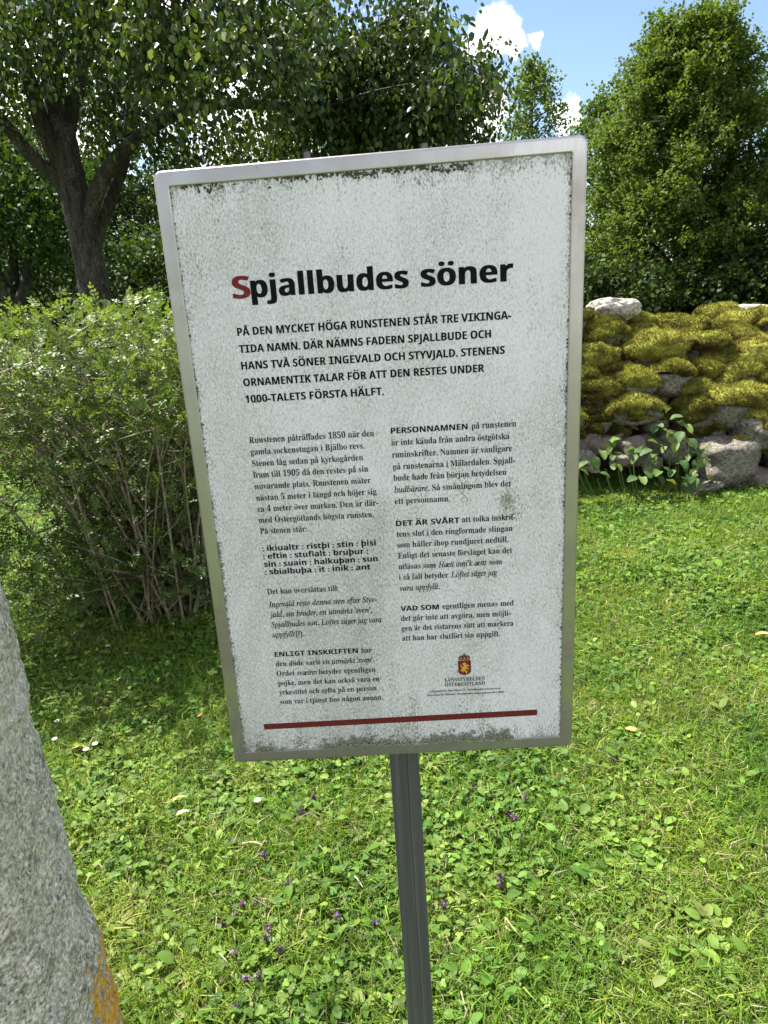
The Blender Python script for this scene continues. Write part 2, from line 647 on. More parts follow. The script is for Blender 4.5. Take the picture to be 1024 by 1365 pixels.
# grooves in the face towards the path
front = []
for gxp in (.004,):
    front += [(gxp - .0009, -hw), (gxp, -hw + .0012), (gxp + .0009, -hw)]
prof = prof[:12] + front + prof[12:]
vv = []; ff = []
zs = [-.25, 0.0, .3, .6, .95, 1.70]
for z in zs:
    vv += [(x, y, z) for x, y in prof]
n = len(prof)
for k in range(len(zs) - 1):
    for i in range(n):
        j = (i + 1) % n
        ff.append([k * n + i, k * n + j, (k + 1) * n + j, (k + 1) * n + i])
ff.append(list(range((len(zs) - 1) * n, len(zs) * n)))
link('post', mesh_np('post', vv, ff), M['post'], sign, (0, .0345 + hw, 0))


def box_mesh(name, sx, sy, sz, bev=.0):
    bm = bmesh.new()
    bmesh.ops.create_cube(bm, size=1)
    bmesh.ops.scale(bm, vec=(sx, sy, sz), verts=bm.verts)
    if bev: bmesh.ops.bevel(bm, geom=bm.edges[:], offset=bev, segments=2, affect='EDGES')
    me = bpy.data.meshes.new(name)
    bm.to_mesh(me); bm.free()
    return me


for x in (-.0735, .0715):
    link('clip', box_mesh('clip', .0085, .004, .030, .001), M['post'], sign, (x, .0365, CZ + .4165))
    # the stainless saddle that ties the board to the post
for z in (.30, -.30):
    link('bracket', box_mesh('bracket', .16, .003, .03, .001), M['post'], sign, (0, .0365 + 2 * hw, CZ + z))

# --- lettering: glyph outlines of Blender's built-in font, laid out in millimetres
def alt(c, st):
    if st == 'sb':
        if 'A' <= c <= 'Z': return chr(0x1D5D4 + ord(c) - 65)
        if 'a' <= c <= 'z': return chr(0x1D5EE + ord(c) - 97)
        if '0' <= c <= '9': return chr(0x1D7EC + ord(c) - 48)
    if st == 'se':
        if 'A' <= c <= 'Z': return chr(0x1D400 + ord(c) - 65)
        if 'a' <= c <= 'z': return chr(0x1D41A + ord(c) - 97)
        if '0' <= c <= '9': return chr(0x1D7CE + ord(c) - 48)
    if st == 'it':
        if c == 'h': return chr(0x210E)
        if 'A' <= c <= 'Z': return chr(0x1D434 + ord(c) - 65)
        if 'a' <= c <= 'z': return chr(0x1D44E + ord(c) - 97)
    return c


ACC = {'å': ('a', 'o'), 'ä': ('a', ':'), 'ö': ('o', ':'), 'Å': ('A', 'o'), 'Ä': ('A', ':'), 'Ö': ('O', ':')}
OFF = {'sb': 0.0, 'se': -.002, 'it': .006}
need = {}


def base_chars(c):
    if c in ACC: return [ACC[c][0]]
    if c == 'þ': return ['p', 'b']
    if c == 'æ': return ['a', 'e']
    if c == 'ʀ': return ['R']
    return [c]


def want(s, st):
    for c in s:
        for b in base_chars(c):
            need[(b, st)] = None


TXT = []   # (part name, material, style, size mm (em), [ (string, x0, x1, y) ... ])


def para(part, mat, st, size, lines):
    for s, *_ in lines: want(s, st)
    TXT.append((part, mat, st, size, lines))


para('title_initial', 'red', 'sb', 37.5, [('S', -178.5, -157.0, 263.8)])
para('title', 'ink', 'sb', 37.5, [('pjallbudes', -155.0, 42.0, 263.8), ('söner', 58.5, 172.0, 263.8)])
para('intro_paragraph', 'ink', 'sb', 13.9, [
    ('PÅ DEN MYCKET HÖGA RUNSTENEN STÅR TRE VIKINGA-', -178.5, 170, 218.4),
    ('TIDA NAMN. DÄR NÄMNS FADERN SPJALLBUDE OCH', -178.5, 144.4, 196.8),
    ('HANS TVÅ SÖNER INGEVALD OCH STYVJALD. STENENS', -178.5, 161.7, 175.6),
    ('ORNAMENTIK TALAR FÖR ATT DEN RESTES UNDER', -178.5, 135.1, 154.2),
    ('1000-TALETS FÖRSTA HÄLFT.', -178.5, 3.8, 132.4)])
BS = 12.6
para('body_paragraph', 'ink', 'se', BS, [
    ('Runstenen påträffades 1850 när den', -179.7, -12.4, 78.5), ('gamla sockenstugan i Bjälbo revs.', -179.7, -26.2, 62.5),
    ('Stenen låg sedan på kyrkogården', -179.7, -29.3, 46.5), ('fram till 1905 då den restes på sin', -179.7, -23.5, 30.5),
    ('nuvarande plats. Runstenen mäter', -179.7, -21.1, 14.3), ('nästan 5 meter i längd och höjer sig', -179.7, -14.4, -2),
    ('ca 4 meter över marken. Den är där-', -179.7, -12.8, -18), ('med Östergötlands högsta runsten.', -179.7, -20.3, -34.2),
    ('På stenen står:', -179.7, -114.6, -50.2)])
para('rune_transcription', 'ink', 'sb', 11.6, [
    (': ikiualtr : ristþi : stin : þisi', -179.8, -20.1, -76), (': eftiʀ : stufialt : bruþur :', -179.8, -31.6, -87.8),
    ('sin : suain : halkuþan : sun', -179.8, -19, -99.8), (': sbialbuþa : it : inik : ant', -179.8, -30.1, -111.5)])
para('body_paragraph', 'ink', 'se', BS, [('Det kan översättas till:', -180, -77.7, -141.8)])
para('italic_paragraph', 'ink', 'it', BS, [
    ('Ingevald reste denna sten efter Styv-', -180, -24, -162), ("jald, sin broder, en utmärkt 'sven',", -180, -32.1, -178),
    ('Spjallbudes son. Löftet säger jag vara', -180, -19.4, -194.1), ('uppfyllt(?).', -180, -133.5, -210.3)])
para('paragraph_heading', 'ink', 'sb', 10.9, [('ENLIGT INSKRIFTEN', -180, -57.3, -242)])
para('body_paragraph', 'ink', 'se', BS, [
    ('har', -52, -36.9, -242.2), ('den döde varit en', -180.1, -100, -258), ('Ordet', -180.5, -153.5, -274.2),
    ('betyder egentligen', -117.6, -33.2, -274.6), ('pojke, men det kan också vara en', -180.1, -28.3, -290.4),
    ('yrkestitel och syfta på en person', -180.1, -33.7, -306), ('som var i tjänst hos någon annan.', -180.1, -25.4, -322)])
para('italic_paragraph', 'ink', 'it', BS, [("utmärkt 'sven'.", -96.8, -34.5, -258.2), ('svæinn', -150.2, -120.7, -274.4)])
para('paragraph_heading', 'ink', 'sb', 10.9, [('PERSONNAMNEN', 10.2, 111.8, 80.4)])
para('body_paragraph', 'ink', 'se', BS, [
    ('på runstenen', 117, 176, 80.6), ('är inte kända från andra östgötska', 10, 166.9, 64.3),
    ('runinskrifter. Namnen är vanligare', 10, 170.2, 47.6), ('på runstenarna i Mälardalen. Spjall-', 10, 174.4, 31.1),
    ('bude hade från början betydelsen', 10, 162.5, 15.4), ('. Så småningom blev det', 56, 168.6, -1),
    ('ett personnamn.', 10, 85.2, -17.5)])
para('italic_paragraph', 'ink', 'it', BS, [('budbärare', 10.2, 55.5, -1.2)])
para('paragraph_heading', 'ink', 'sb', 10.9, [('DET ÄR SVÅRT', 9.8, 97.2, -49.4)])
para('body_paragraph', 'ink', 'se', BS, [
    ('att tolka inskrif-', 100.8, 174.3, -49), ('tens slut i den ringformade slingan', 9.7, 170, -65.2),
    ('som håller ihop rundjuret nedtill.', 9.7, 164.1, -81.2), ('Enligt det senaste förslaget kan det', 9.7, 169.4, -97.5),
    ('utläsas som', 9.6, 62, -113.8), ('som', 137, 155.1, -113.8), ('i så fall betyder', 9.4, 79, -130)])
para('italic_paragraph', 'ink', 'it', BS, [
    ("Hæit inni'k ænt", 65.7, 133.3, -113.9), ('Löftet säger jag', 82.8, 148, -130), ('vara uppfyllt.', 9.7, 66.7, -146.8)])
para('paragraph_heading', 'ink', 'sb', 10.9, [('VAD SOM', 9.3, 63.9, -178.4)])
para('body_paragraph', 'ink', 'se', BS, [
    ('egentligen menas med', 69.2, 171, -178.1), ('det går inte att avgöra, men möjli-', 9, 166.9, -194),
    ('gen är det ristarens sätt att markera', 9, 170.3, -210), ('att han har slutfört sin uppgift.', 9, 150.8, -225.8)])
para('authority_name', 'ink', 'se', 8.6, [('LÄNSSTYRELSEN', 68.1, 127.7, -296.5), ('ÖSTERGÖTLAND', 68.1, 127.8, -304.7)])
para('small_print', 'ink', 'se', 4.3, [
    ('Informationen: Riks Boken 11, Östergötlands museum m m', 45, 150.1, -313.1),
    ('Illustration: Bo Melander, Östergötlands informationstryckeri 2003', 40.6, 155.1, -319.5)])

tmp = []
for (c, st) in list(need):
    g = alt(c, st)
    for body in (g, g + 'l', ):
        cu = bpy.data.curves.new('t', 'FONT')
        cu.body = body
        cu.resolution_u = 2
        if body == g: cu.offset = OFF[st] if g != c else (.022 if st == 'sb' else .012)
        o = bpy.data.objects.new('t', cu)
        C.objects.link(o)
        tmp.append((c, st, body == g, o))
cu = bpy.data.curves.new('t', 'FONT'); cu.body = 'l'
ol = bpy.data.objects.new('t', cu); C.objects.link(ol)
bpy.context.view_layer.update()
dg = bpy.context.evaluated_depsgraph_get()


def grab(o):
    me = bpy.data.meshes.new_from_object(o.evaluated_get(dg))
    v = np.zeros(len(me.vertices) * 3, dtype=np.float32)
    me.vertices.foreach_get('co', v)
    f = [list(p.vertices) for p in me.polygons]
    bpy.data.meshes.remove(me)
    return v.reshape(-1, 3)[:, :2], f


wl = grab(ol)[0][:, 0].max()
GL = {}
for c, st, main, o in tmp:
    v, f = grab(o)
    if main: GL.setdefault((c, st), {}).update(v=v, f=f)
    else: GL.setdefault((c, st), {})['adv'] = float(v[:, 0].max() - wl)
for *_, o in tmp + [(0, ol)]:
    d = o.data
    bpy.data.objects.remove(o)
    bpy.data.curves.remove(d)
for s in GL: # a hair wider spacing, and the crossbars of the capital I in the bold face
    if s[0] == 'I' and s[1] == 'sb':
        g = GL[s]; v = g['v']; x0, x1, y1 = v[:, 0].min(), v[:, 0].max(), v[:, 1].max()
        t = .10; e = .10
        k = len(v)
        add = [(x0 - e, 0), (x0, 0), (x0, t), (x0 - e, t), (x1, 0), (x1 + e, 0), (x1 + e, t), (x1, t),
               (x0 - e, y1 - t), (x0, y1 - t), (x0, y1), (x0 - e, y1), (x1, y1 - t), (x1 + e, y1 - t), (x1 + e, y1), (x1, y1)]
        g['v'] = np.vstack([v, np.array(add) + 0]) + [e * .8, 0]
        g['f'] = g['f'] + [[k, k + 1, k + 2, k + 3], [k + 4, k + 5, k + 6, k + 7], [k + 8, k + 9, k + 10, k + 11], [k + 12, k + 13, k + 14, k + 15]]
        g['adv'] += e * 1.6


def disc(cx, cy, r, n=10, hole=0):
    a = np.linspace(0, 2 * np.pi, n, endpoint=False)
    o = np.stack([cx + r * np.cos(a), cy + r * np.sin(a)], -1)
    if not hole: return o, [list(range(n))]
    i = np.stack([cx + hole * np.cos(a), cy + hole * np.sin(a)], -1)
    return np.vstack([o, i]), [[k, (k + 1) % n, n + (k + 1) % n, n + k] for k in range(n)]


def shape(c, st):
    """list of (verts, faces, layer) and advance"""
    if c == 'þ':
        p_, b_ = GL[('p', st)], GL[('b', st)]
        dx = p_['v'][:, 0].min() - b_['v'][:, 0].min()
        return [(p_['v'], p_['f'], 0), (b_['v'] + [dx, 0], b_['f'], 1)], p_['adv']
    if c == 'æ':
        a_, e_ = GL[('a', st)], GL[('e', st)]
        dx = a_['v'][:, 0].max() - e_['v'][:, 0].min() - .05
        return [(a_['v'], a_['f'], 0), (e_['v'] + [dx, 0], e_['f'], 1)], dx + e_['adv']
    if c == 'ʀ':
        g = GL[('R', st)]
        return [(g['v'] * [.85, .76], g['f'], 0)], g['adv'] * .85
    b = ACC[c][0] if c in ACC else c
    g = GL[(b, st)]
    out = [(g['v'], g['f'], 0)] if len(g['v']) else []
    if c in ACC:
        v = g['v']; cx = (v[:, 0].min() + v[:, 0].max()) / 2; top = v[:, 1].max(); w = v[:, 0].max() - v[:, 0].min()
        if st == 'it': cx += .05
        rr = .075 if st == 'sb' else .062
        if ACC[c][1] == ':':
            s = min(.14, w * .27)
            for q in (-s, s):
                vv_, ff_ = disc(cx + q, top + .13, rr)
                out.append((vv_, ff_, 0))
        else:
            rad = .125 if st == 'sb' else .105
            vv_, ff_ = disc(cx, top + rad + (.03 if b == 'a' else -.02), rad, 12, rad * .5)
            out.append((vv_, ff_, 1))
    return out, g['adv']


for (part, mat, st, size, lines) in TXT:
    V = []; F = []; n = 0; em = size / 1000
    for (s, x0, x1, y) in lines:
        x = 0; pcs = []
        for c in s:
            sh, adv = shape(c, st)
            for v, f, lay in sh: pcs.append((v + [x, 0], f, lay))
            x += adv
        mn = min(p[0][:, 0].min() for p in pcs); mxx = max(p[0][:, 0].max() for p in pcs)
        k = (x1 - x0) / 1000 / (mxx - mn)
        for v, f, lay in pcs:
            V.append(np.stack([(v[:, 0] - mn) * k + x0 / 1000, np.full(len(v), .0019 - lay * .00004), v[:, 1] * em + y / 1000], -1))
            F += [[i + n for i in q] for q in f]
            n += len(v)
            sh_ = {'sb': .030 if size < 30 else .045, 'se': .006, 'it': .016}[st] * em      # the print's ink spread: a second strike beside the first
            V.append(V[-1] + [sh_, -.00008, 0])
            F += [[i + n for i in q] for q in f]
            n += len(v)
    link(part, mesh_np(part, np.vstack(V), F), M[mat], sign, (0, 0, CZ))


def flat(name, pts, mat, lift=0):
    return link(name, mesh_np(name, [(x / 1000, .0019 - lift, y / 1000) for x, y in pts], [list(range(len(pts)))]), M[mat], sign, (0, 0, CZ))


flat('red_bar', [(-209.4, -365), (204.9, -360.8), (204.9, -350.9), (-209.4, -355.4)], 'bar')
# crest: red shield with a golden griffin under a crown
sh = [(88.7, -262.5), (107.6, -262.5), (107.6, -281), (105, -285), (98.2, -287.4), (91.3, -285), (88.7, -281)]
flat('shield', sh, 'red')
flat('griffin', [(95, -284.5), (96.4, -281), (94.3, -279.5), (93.2, -281.5), (92.2, -278), (94.5, -276.5), (93, -272.5), (91.6, -269), (94.4, -271.4),
                 (95.6, -274), (97.2, -271.5), (96.2, -269.5), (94.8, -268.4), (96.8, -266.2), (99.2, -266), (101, -268), (100, -270.2), (102.6, -269.6), (105, -271),
                 (104.4, -273.2), (102.2, -272), (101, -273.5), (104.6, -276.5), (103.8, -278.2), (100.6, -276.2), (99.4, -278.5), (102.4, -281), (101.2, -284.8),
                 (99.8, -284.6), (100.2, -281.8), (97.8, -280)], 'gold', .00005)
cr_pts = [(90.2, -261.8), (89.4, -258.2), (90.6, -255.8), (93.4, -254.4), (96.6, -253.8), (97.4, -252.6), (96.8, -251.4), (98.1, -250.2), (99.5, -251.4), (98.9, -252.6),
          (99.7, -253.8), (102.9, -254.4), (105.6, -255.8), (106.8, -258.2), (106, -261.8)]
flat('crown', cr_pts, 'calyx')
for x in (93, 98.1, 103.2):
    flat('crown_jewel', [(x - 1.1, -259.8), (x, -261), (x + 1.1, -259.8), (x, -256.6)], 'gold', .00005)


def lumps(name, pts, sizes, mat, parent, loc, seg=1, squash=.6):
    """many small irregular grains as one mesh"""
    bm = bmesh.new(); bmesh.ops.create_icosphere(bm, subdivisions=seg, radius=1)
    bv = np.array([v.co[:] for v in bm.verts]); bf = np.array([[v.index for v in f.verts] for f in bm.faces]); bm.free()
    V = []; F = []
    for i, (p, s) in enumerate(zip(pts, sizes)):
        w = bv * (1 + rng.uniform(-.45, .45, (len(bv), 1))) * s * rng.uniform(.6, 1.3, 3)
        w[:, 1] *= squash
        V.append(w + p); F.append(bf + i * len(bv))
    o = link(name, mesh_np(name, np.vstack(V), np.vstack(F)), M[mat], parent, loc)
    o['kind'] = 'stuff'
    return o


# crumbs of dirt under the top lip, lichen along the bottom lip and in the left corner
P = []; Z = []
xs = rng.uniform(-.24, .24, 900)
for x in xs:
    dens = vn(np.array([[x, 0, 0]]), 26, 11, 2)[0] + (.12 if -.20 < x < .12 else -.12)
    if dens > rng.uniform(.42, .75):
        P.append((x, .0015, .4006 - abs(rng.normal(0, .0026)) - (.006 * rng.random() if dens > .7 else 0))); Z.append(rng.uniform(.0007, .0019))
lumps('dirt', P, Z, 'dirt', sign, (0, 0, CZ), 1, .5)
P = []; Z = []
for x in rng.uniform(-.24, .238, 2600):
    dens = vn(np.array([[x, 0, 0]]), 22, 31, 2)[0] + (.10 if -.12 < x < .17 else -.06)
    if dens > rng.uniform(.40, .78):
        P.append((x, .0005 - .0015 * rng.random(), -.4010 + abs(rng.normal(0, .0065)) * (.5 + dens))); Z.append(rng.uniform(.0008, .0026))
for k in range(120):
    P.append((-.241 + abs(rng.normal(0, .002)), .001, -.085 - .3 * rng.random() ** 3 + .03 * rng.random())); Z.append(rng.uniform(.0006, .0015))
for k in range(90):
    P.append((-.247 + rng.normal(0, .003), -.0004, -.400 + rng.normal(0, .006))); Z.append(rng.uniform(.0005, .0013))
lumps('lichen', P, Z, 'lichen', sign, (0, 0, CZ), 1, .7)
P = [(rng.choice([-.2412, .2412]) - 0, .0014, rng.uniform(-.4, .4)) for k in range(420)]
P = [(p[0] - math.copysign(abs(rng.normal(0, .0008)), p[0]), p[1], p[2]) for p in P]
lumps('dirt', P, rng.uniform(.0005, .0012, len(P)), 'dirt', sign, (0, 0, CZ), 1, .5)


for ch in sign.children:      # the tray hangs a touch askew behind its print
    if ch.name.split('.')[0] in ('frame', 'back_board', 'printed_plate', 'dirt', 'lichen', 'clip'):
        me = ch.data
        co = np.zeros(len(me.vertices) * 3, dtype=np.float32)
        me.vertices.foreach_get('co', co); co = co.reshape(-1, 3)
        x_, z_ = co[:, 0].copy(), co[:, 2].copy()
        if ch.name.startswith('clip'): continue
        co[:, 2] = z_ + .0120 * x_ + .006 * x_ * z_
        co[:, 0] = x_ + .0050 * z_
        me.vertices.foreach_set('co', co.ravel()); me.update()

# ------------------------------------------------------------------ tubes (trunks, limbs, stems)
def tube_arrays(pts, rads, sides=10, rough=0., seed=0):
    pts = np.asarray(pts, float)
    t = np.gradient(pts, axis=0); t = unit(t)
    ref = np.array([0, 1., 0]) if abs(t[0][1]) < .9 else np.array([1., 0, 0])
    a = np.linspace(0, 2 * np.pi, sides, endpoint=False)
    V = []
    for i in range(len(pts)):
        u = np.cross(t[i], ref); u /= np.linalg.norm(u) + 1e-9
        w = np.cross(t[i], u); ref = -w if False else ref
        ring = pts[i] + rads[i] * (np.cos(a)[:, None] * u + np.sin(a)[:, None] * w)
        V.append(ring)
    V = np.vstack(V)
    if rough:
        ctr = np.repeat(pts, sides, axis=0)
        V = ctr + (V - ctr) * (1 + rough * (vn(V, 9, seed, 2)[:, None] - .5) * 2)
    n = sides; F = []
    for k in range(len(pts) - 1):
        for i in range(n):
            j = (i + 1) % n
            F.append((k * n + i, k * n + j, (k + 1) * n + j, (k + 1) * n + i))
    return V, np.array(F)


def smooth_path(P, n=16):
    P = [np.array(p[:3], float) for p in P]
    out = []
    PP = [2 * P[0] - P[1]] + P + [2 * P[-1] - P[-2]]
    segs = len(P) - 1
    for k in range(segs):
        p0, p1, p2, p3 = PP[k:k + 4]
        m_ = max(2, n // segs)
        for i in range(m_):
            t = i / m_
            out.append(.5 * ((2 * p1) + (-p0 + p2) * t + (2 * p0 - 5 * p1 + 4 * p2 - p3) * t * t + (-p0 + 3 * p1 - 3 * p2 + p3) * t ** 3))
    out.append(P[-1])
    return np.array(out)


def join(arrs):
    V = []; F = []; n = 0
    for v, f in arrs:
        V.append(v); F.append(f + n); n += len(v)
    return np.vstack(V), np.vstack(F)


# ------------------------------------------------------------------ leaves
def leaves(pos, direc, size, tint, wid=.62, fold=.18, nrm=None, hexa=False):
    """one folded leaf per point: pos (n,3), direc = direction of the tip, size (n,), tint (n,3)"""
    n = len(pos)
    d = unit(direc)
    if nrm is None:
        nrm = rng.normal(0, 1, (n, 3))
    s = unit(np.cross(d, nrm)); u = unit(np.cross(s, d))
    L = size[:, None]; w = L * wid * .5
    if hexa:
        V = np.stack([pos, pos + d * L * .3 + s * w * .9 + u * L * fold * .5, pos + d * L * .68 + s * w * .72 + u * L * fold * .3, pos + d * L - u * L * .08,
                      pos + d * L * .68 - s * w * .72 + u * L * fold * .3, pos + d * L * .3 - s * w * .9 + u * L * fold * .5], 1).reshape(-1, 3)
        b = np.arange(n)[:, None] * 6
        F = np.concatenate([b + np.array([[0, 1, 2, 3]]), b + np.array([[0, 3, 4, 5]])], 0)
        return V, F, np.repeat(tint, 6, axis=0)
    V = np.stack([pos, pos + d * L * .42 + s * w + u * L * fold, pos + d * L, pos + d * L * .42 - s * w + u * L * fold * rng.uniform(-.5, 1, (n, 1))], 1).reshape(-1, 3)
    b = np.arange(n)[:, None] * 4
    F = np.concatenate([b + np.array([[0, 1, 2]]), b + np.array([[0, 2, 3]])], 0)
    return V, F, np.repeat(tint, 4, axis=0)


def tints(n, cols, jit=.15):
    cols = np.array(cols)
    c = cols[rng.integers(0, len(cols), n)]
    return np.clip(c * rng.uniform(1 - jit, 1 + jit, (n, 1)), 0, 1)


GREENS = [(.040, .078, .014), (.055, .10, .018), (.050, .090, .020), (.075, .13, .024), (.035, .068, .016)]


def twig_leaves(cent, outd, nt_, nl, tl, ls, cols, droop=.5, spread=.3, hexa=False, wid=.7):
    """around every cluster centre: nt_ twigs of length tl with nl leaves each of size ls"""
    cent = np.asarray(cent); outd = np.asarray(outd)
    n = len(cent)
    st = np.repeat(cent, nt_, axis=0) + rng.normal(0, spread * .5, (n * nt_, 3))
    dr = unit(np.repeat(outd, nt_, axis=0) + rng.normal(0, .75, (n * nt_, 3)))
    k = np.tile(np.linspace(.1, 1, nl), n * nt_)
    st = np.repeat(st, nl, axis=0); dr = np.repeat(dr, nl, axis=0)
    L = np.repeat(rng.uniform(.6, 1.2, n * nt_) * tl, nl)
    p = st + dr * (k * L)[:, None]
    p[:, 2] -= droop * L * k * k
    p += rng.normal(0, ls * .35, p.shape)
    d = dr * .5 + rng.normal(0, .6, p.shape)
    d[:, 2] -= droop * 1.6
    nrm = rng.normal(0, .55, p.shape); nrm[:, 2] += 1.
    return leaves(p, d, rng.uniform(.7, 1.25, len(p)) * ls, tints(len(p), cols), wid, .14, nrm, hexa)


def foliage_obj(name, data, mat, parent):
    V, F, T = data
    o = link(name, mesh_np(name, V, F, tint=T), mat, parent)
    return o


def tree(name, label, base, H, rad, cols, crown_base=.12, n_limb=46, per=7, nt_=5, nl=7, ls=.09, prof='egg', cat='tree', group=None,
         trunk_r=.2, droop=.35, mat='far', seed=1, bark='bark', lean=(0, 0)):
    global rng
    keep = rng
    rng = np.random.default_rng(seed)
    t = empty(name, base)
    tag(t, label, cat, group)
    zz = np.linspace(-.1, H * .93, 12)
    path = np.stack([lean[0] * (zz / H) ** 2 + .04 * H / 7 * np.sin(zz * 1.3 + seed), lean[1] * (zz / H) ** 2 + .04 * np.cos(zz * 1.1), zz], -1)
    rads = trunk_r * (1 - .88 * np.clip(zz / (H * .93), 0, 1)) ; rads[0] *= 1.35; rads[1] *= 1.1
    v, f = tube_arrays(path, rads, 10, .12, seed)
    link('trunk', mesh_np('trunk', v, f, smooth=True), M[bark], t)
    arr = []; cent = []; outd = []
    for i in range(n_limb):
        h = crown_base + (.97 - crown_base) * ((i + rng.random()) / n_limb) ** .9
        hh = (h - crown_base) / (1 - crown_base)
        if prof == 'egg': rr = rad * (math.sin(math.pi * min(1, .22 + hh * .80)) ** .7)
        elif prof == 'cone2': rr = rad * min(1, (1.03 - hh) * 1.6) ** .60 * min(1, .85 + hh) * (1 + .16 * math.sin(i * 1.7))
        elif prof == 'cone': rr = rad * (1 - hh) ** .75 * min(1, .75 + hh * 1.2)
        else: rr = rad * math.sqrt(max(.03, 1 - (2 * hh - .9) ** 2 * .8))
        rr *= rng.uniform(.84, 1.10)
        az = i * 2.39996 + rng.normal(0, .3)
        z0 = max(.15, H * h - rr * .55)
        s = np.array([np.interp(z0, zz, path[:, 0]), np.interp(z0, zz, path[:, 1]), z0])
        e = np.array([math.cos(az) * rr, math.sin(az) * rr, H * h - z0 + 0])
        e = s + e
        mid = (s + e) / 2 + np.array([0, 0, .12 * rr])
        pth = smooth_path([s, mid, e], 6)
        arr.append(tube_arrays(pth, np.linspace(.16 * trunk_r + .012, .006, len(pth)), 5))
        for q in range(per):
            tt = 1 - (q / per) ** 1.25 * .72
            c = s + (e - s) * tt + np.array([0, 0, .12 * rr * math.sin(math.pi * tt)])
            sp = rr * (.11 if prof == 'cone2' else .20) * (1.15 - tt * .4)
            c = c + rng.normal(0, sp, 3) * [1, 1, .8]
            cent.append(c); outd.append(unit(np.array([math.cos(az), math.sin(az), .35])))
    v, f = join(arr)
    b = link('branches', mesh_np('branches', v, f), M[bark], t)
    b['kind'] = 'stuff'
    d = twig_leaves(cent, outd, nt_, nl, ls * 4.2, ls, cols, droop, spread=rad * (.085 if prof == 'cone2' else .13))
    fo = foliage_obj('crown', d, M[mat], t)
    rng = keep
    return t


# ------------------------------------------------------------------ big linden on the left, limbs set out at its own distance
TY = 8.6


def limb(pts, name='limb', parent=None, sides=12, rough=.10, seed=3, n=18):
    P = [at(px, py, Y) for (px, py, Y, r) in pts]
    path = smooth_path(P, n)
    rr = np.interp(np.linspace(0, len(pts) - 1, len(path)), range(len(pts)), [p[3] for p in pts])
    v, f = tube_arrays(path, rr, sides, rough, seed)
    return link(name, mesh_np(name, v, f, smooth=True), M['bark'], parent), path


linden = empty('linden_tree')
tag(linden, 'large spreading linden with several thick limbs behind the leafy bush', 'tree')
base = at(122, 470, TY); base.z = 0
trunk_pts = [(base.x, base.y, -.1), tuple(at(128, 400, TY)), tuple(at(113, 320, TY)), tuple(at(98, 250, TY)), tuple(at(82, 170, TY)), tuple(at(66, 80, TY)), tuple(at(60, 10, TY)), tuple(at(58, -120, TY))]
path = smooth_path(trunk_pts, 28)
rr = np.interp(np.linspace(0, 7, len(path)), range(8), [.25, .17, .158, .155, .125, .105, .085, .06])
v, f = tube_arrays(path, rr, 18, .14, 3)
link('trunk', mesh_np('trunk', v, f, smooth=True), M['bark'], linden)
limbs = [
    [(100, 262, TY, .10), (70, 232, TY - .05, .085), (40, 205, TY - .1, .075), (0, 158, TY - .2, .07), (-70, 90, TY - .4, .06), (-160, 40, TY - .6, .04)],
    [(90, 235, TY, .10), (62, 180, TY - .1, .09), (40, 110, TY - .2, .08), (14, 40, TY - .3, .07), (-10, -30, TY - .4, .07), (-40, -120, TY - .5, .04)],
    [(118, 290, TY, .095), (138, 235, TY - .1, .085), (185, 182, TY - .2, .07), (240, 150, TY - .35, .06), (300, 138, TY - .5, .055), (390, 142, TY - .3, .055), (450, 150, TY + .1, .04), (540, 130, TY + .4, .025)],
    [(122, 330, TY + .1, .10), (144, 270, TY + .3, .085), (165, 215, TY + .45, .075), (175, 150, TY + .5, .07), (190, 60, TY + .5, .07), (210, -60, TY + .5, .045)],
    [(84, 190, TY, .09), (104, 120, TY + .1, .075), (110, 60, TY + .2, .065), (130, -40, TY + .3, .05)],
    [(72, 120, TY - .1, .07), (90, 50, TY - .5, .05), (160, 0, TY - 1.2, .04), (260, -40, TY - 2.0, .03)],
    [(245, 150, TY - .35, .05), (300, 90, TY - .5, .04), (350, 50, TY - .3, .03), (430, 20, TY, .02)],
    [(390, 142, TY - .3, .04), (450, 100, TY + .1, .03), (520, 70, TY + .4, .025), (600, 60, TY + .6, .015)],
]
ends = []
for k, lp in enumerate(limbs):
    _, pth = limb(lp, 'limb', linden, 10, .12, 10 + k)
    ends.append(pth)
rng = np.random.default_rng(21)
cent = []; outd = []; arr = []
# foliage pads of the linden: (px, py, Y, spread px, clusters); low sprays hang before the limbs
pads = [(30, 20, 8, 70, 26), (120, -20, 7.2, 55, 20), (195, 22, 6.9, 50, 24), (240, 60, 7.0, 55, 16), (300, 30, 6.8, 60, 18), (360, 60, 7, 45, 20), (200, 90, 9.6, 50, 8), (300, 185, 9.8, 45, 8),
        (400, 30, 8.6, 55, 38), (450, 90, 8.9, 50, 44), (400, 130, 8.9, 40, 28), (470, 160, 9.2, 40, 40), (520, 60, 9.0, 45, 46), (530, 130, 9.2, 40, 46), (560, 30, 9.0, 35, 24),
        (590, 110, 9.2, 30, 34), (600, 165, 9.4, 25, 22), (635, 95, 9.2, 20, 13), (652, 120, 9.2, 10, 3), (490, 190, 9.2, 40, 24), (380, 195, 9.6, 40, 16), (280, 110, 8.6, 60, 4),
        (140, 60, 9.2, 70, 22), (160, 150, 10.2, 30, 16), (155, 105, 10, 28, 14), (110, 130, 10.3, 30, 10), (320, 190, 10, 40, 10), (30, 110, 9.4, 60, 16), (-60, 60, 8, 80, 30), (-100, 150, 8.5, 60, 22), (330, 215, 9.4, 30, 8), (560, 190, 9.2, 28, 16), (90, -70, 7.5, 120, 20),
        (300, -70, 7.0, 120, 16), (480, -60, 8.8, 90, 10), (240, 190, 8.8, 30, 7), (180, 150, 9.0, 60, 12)]
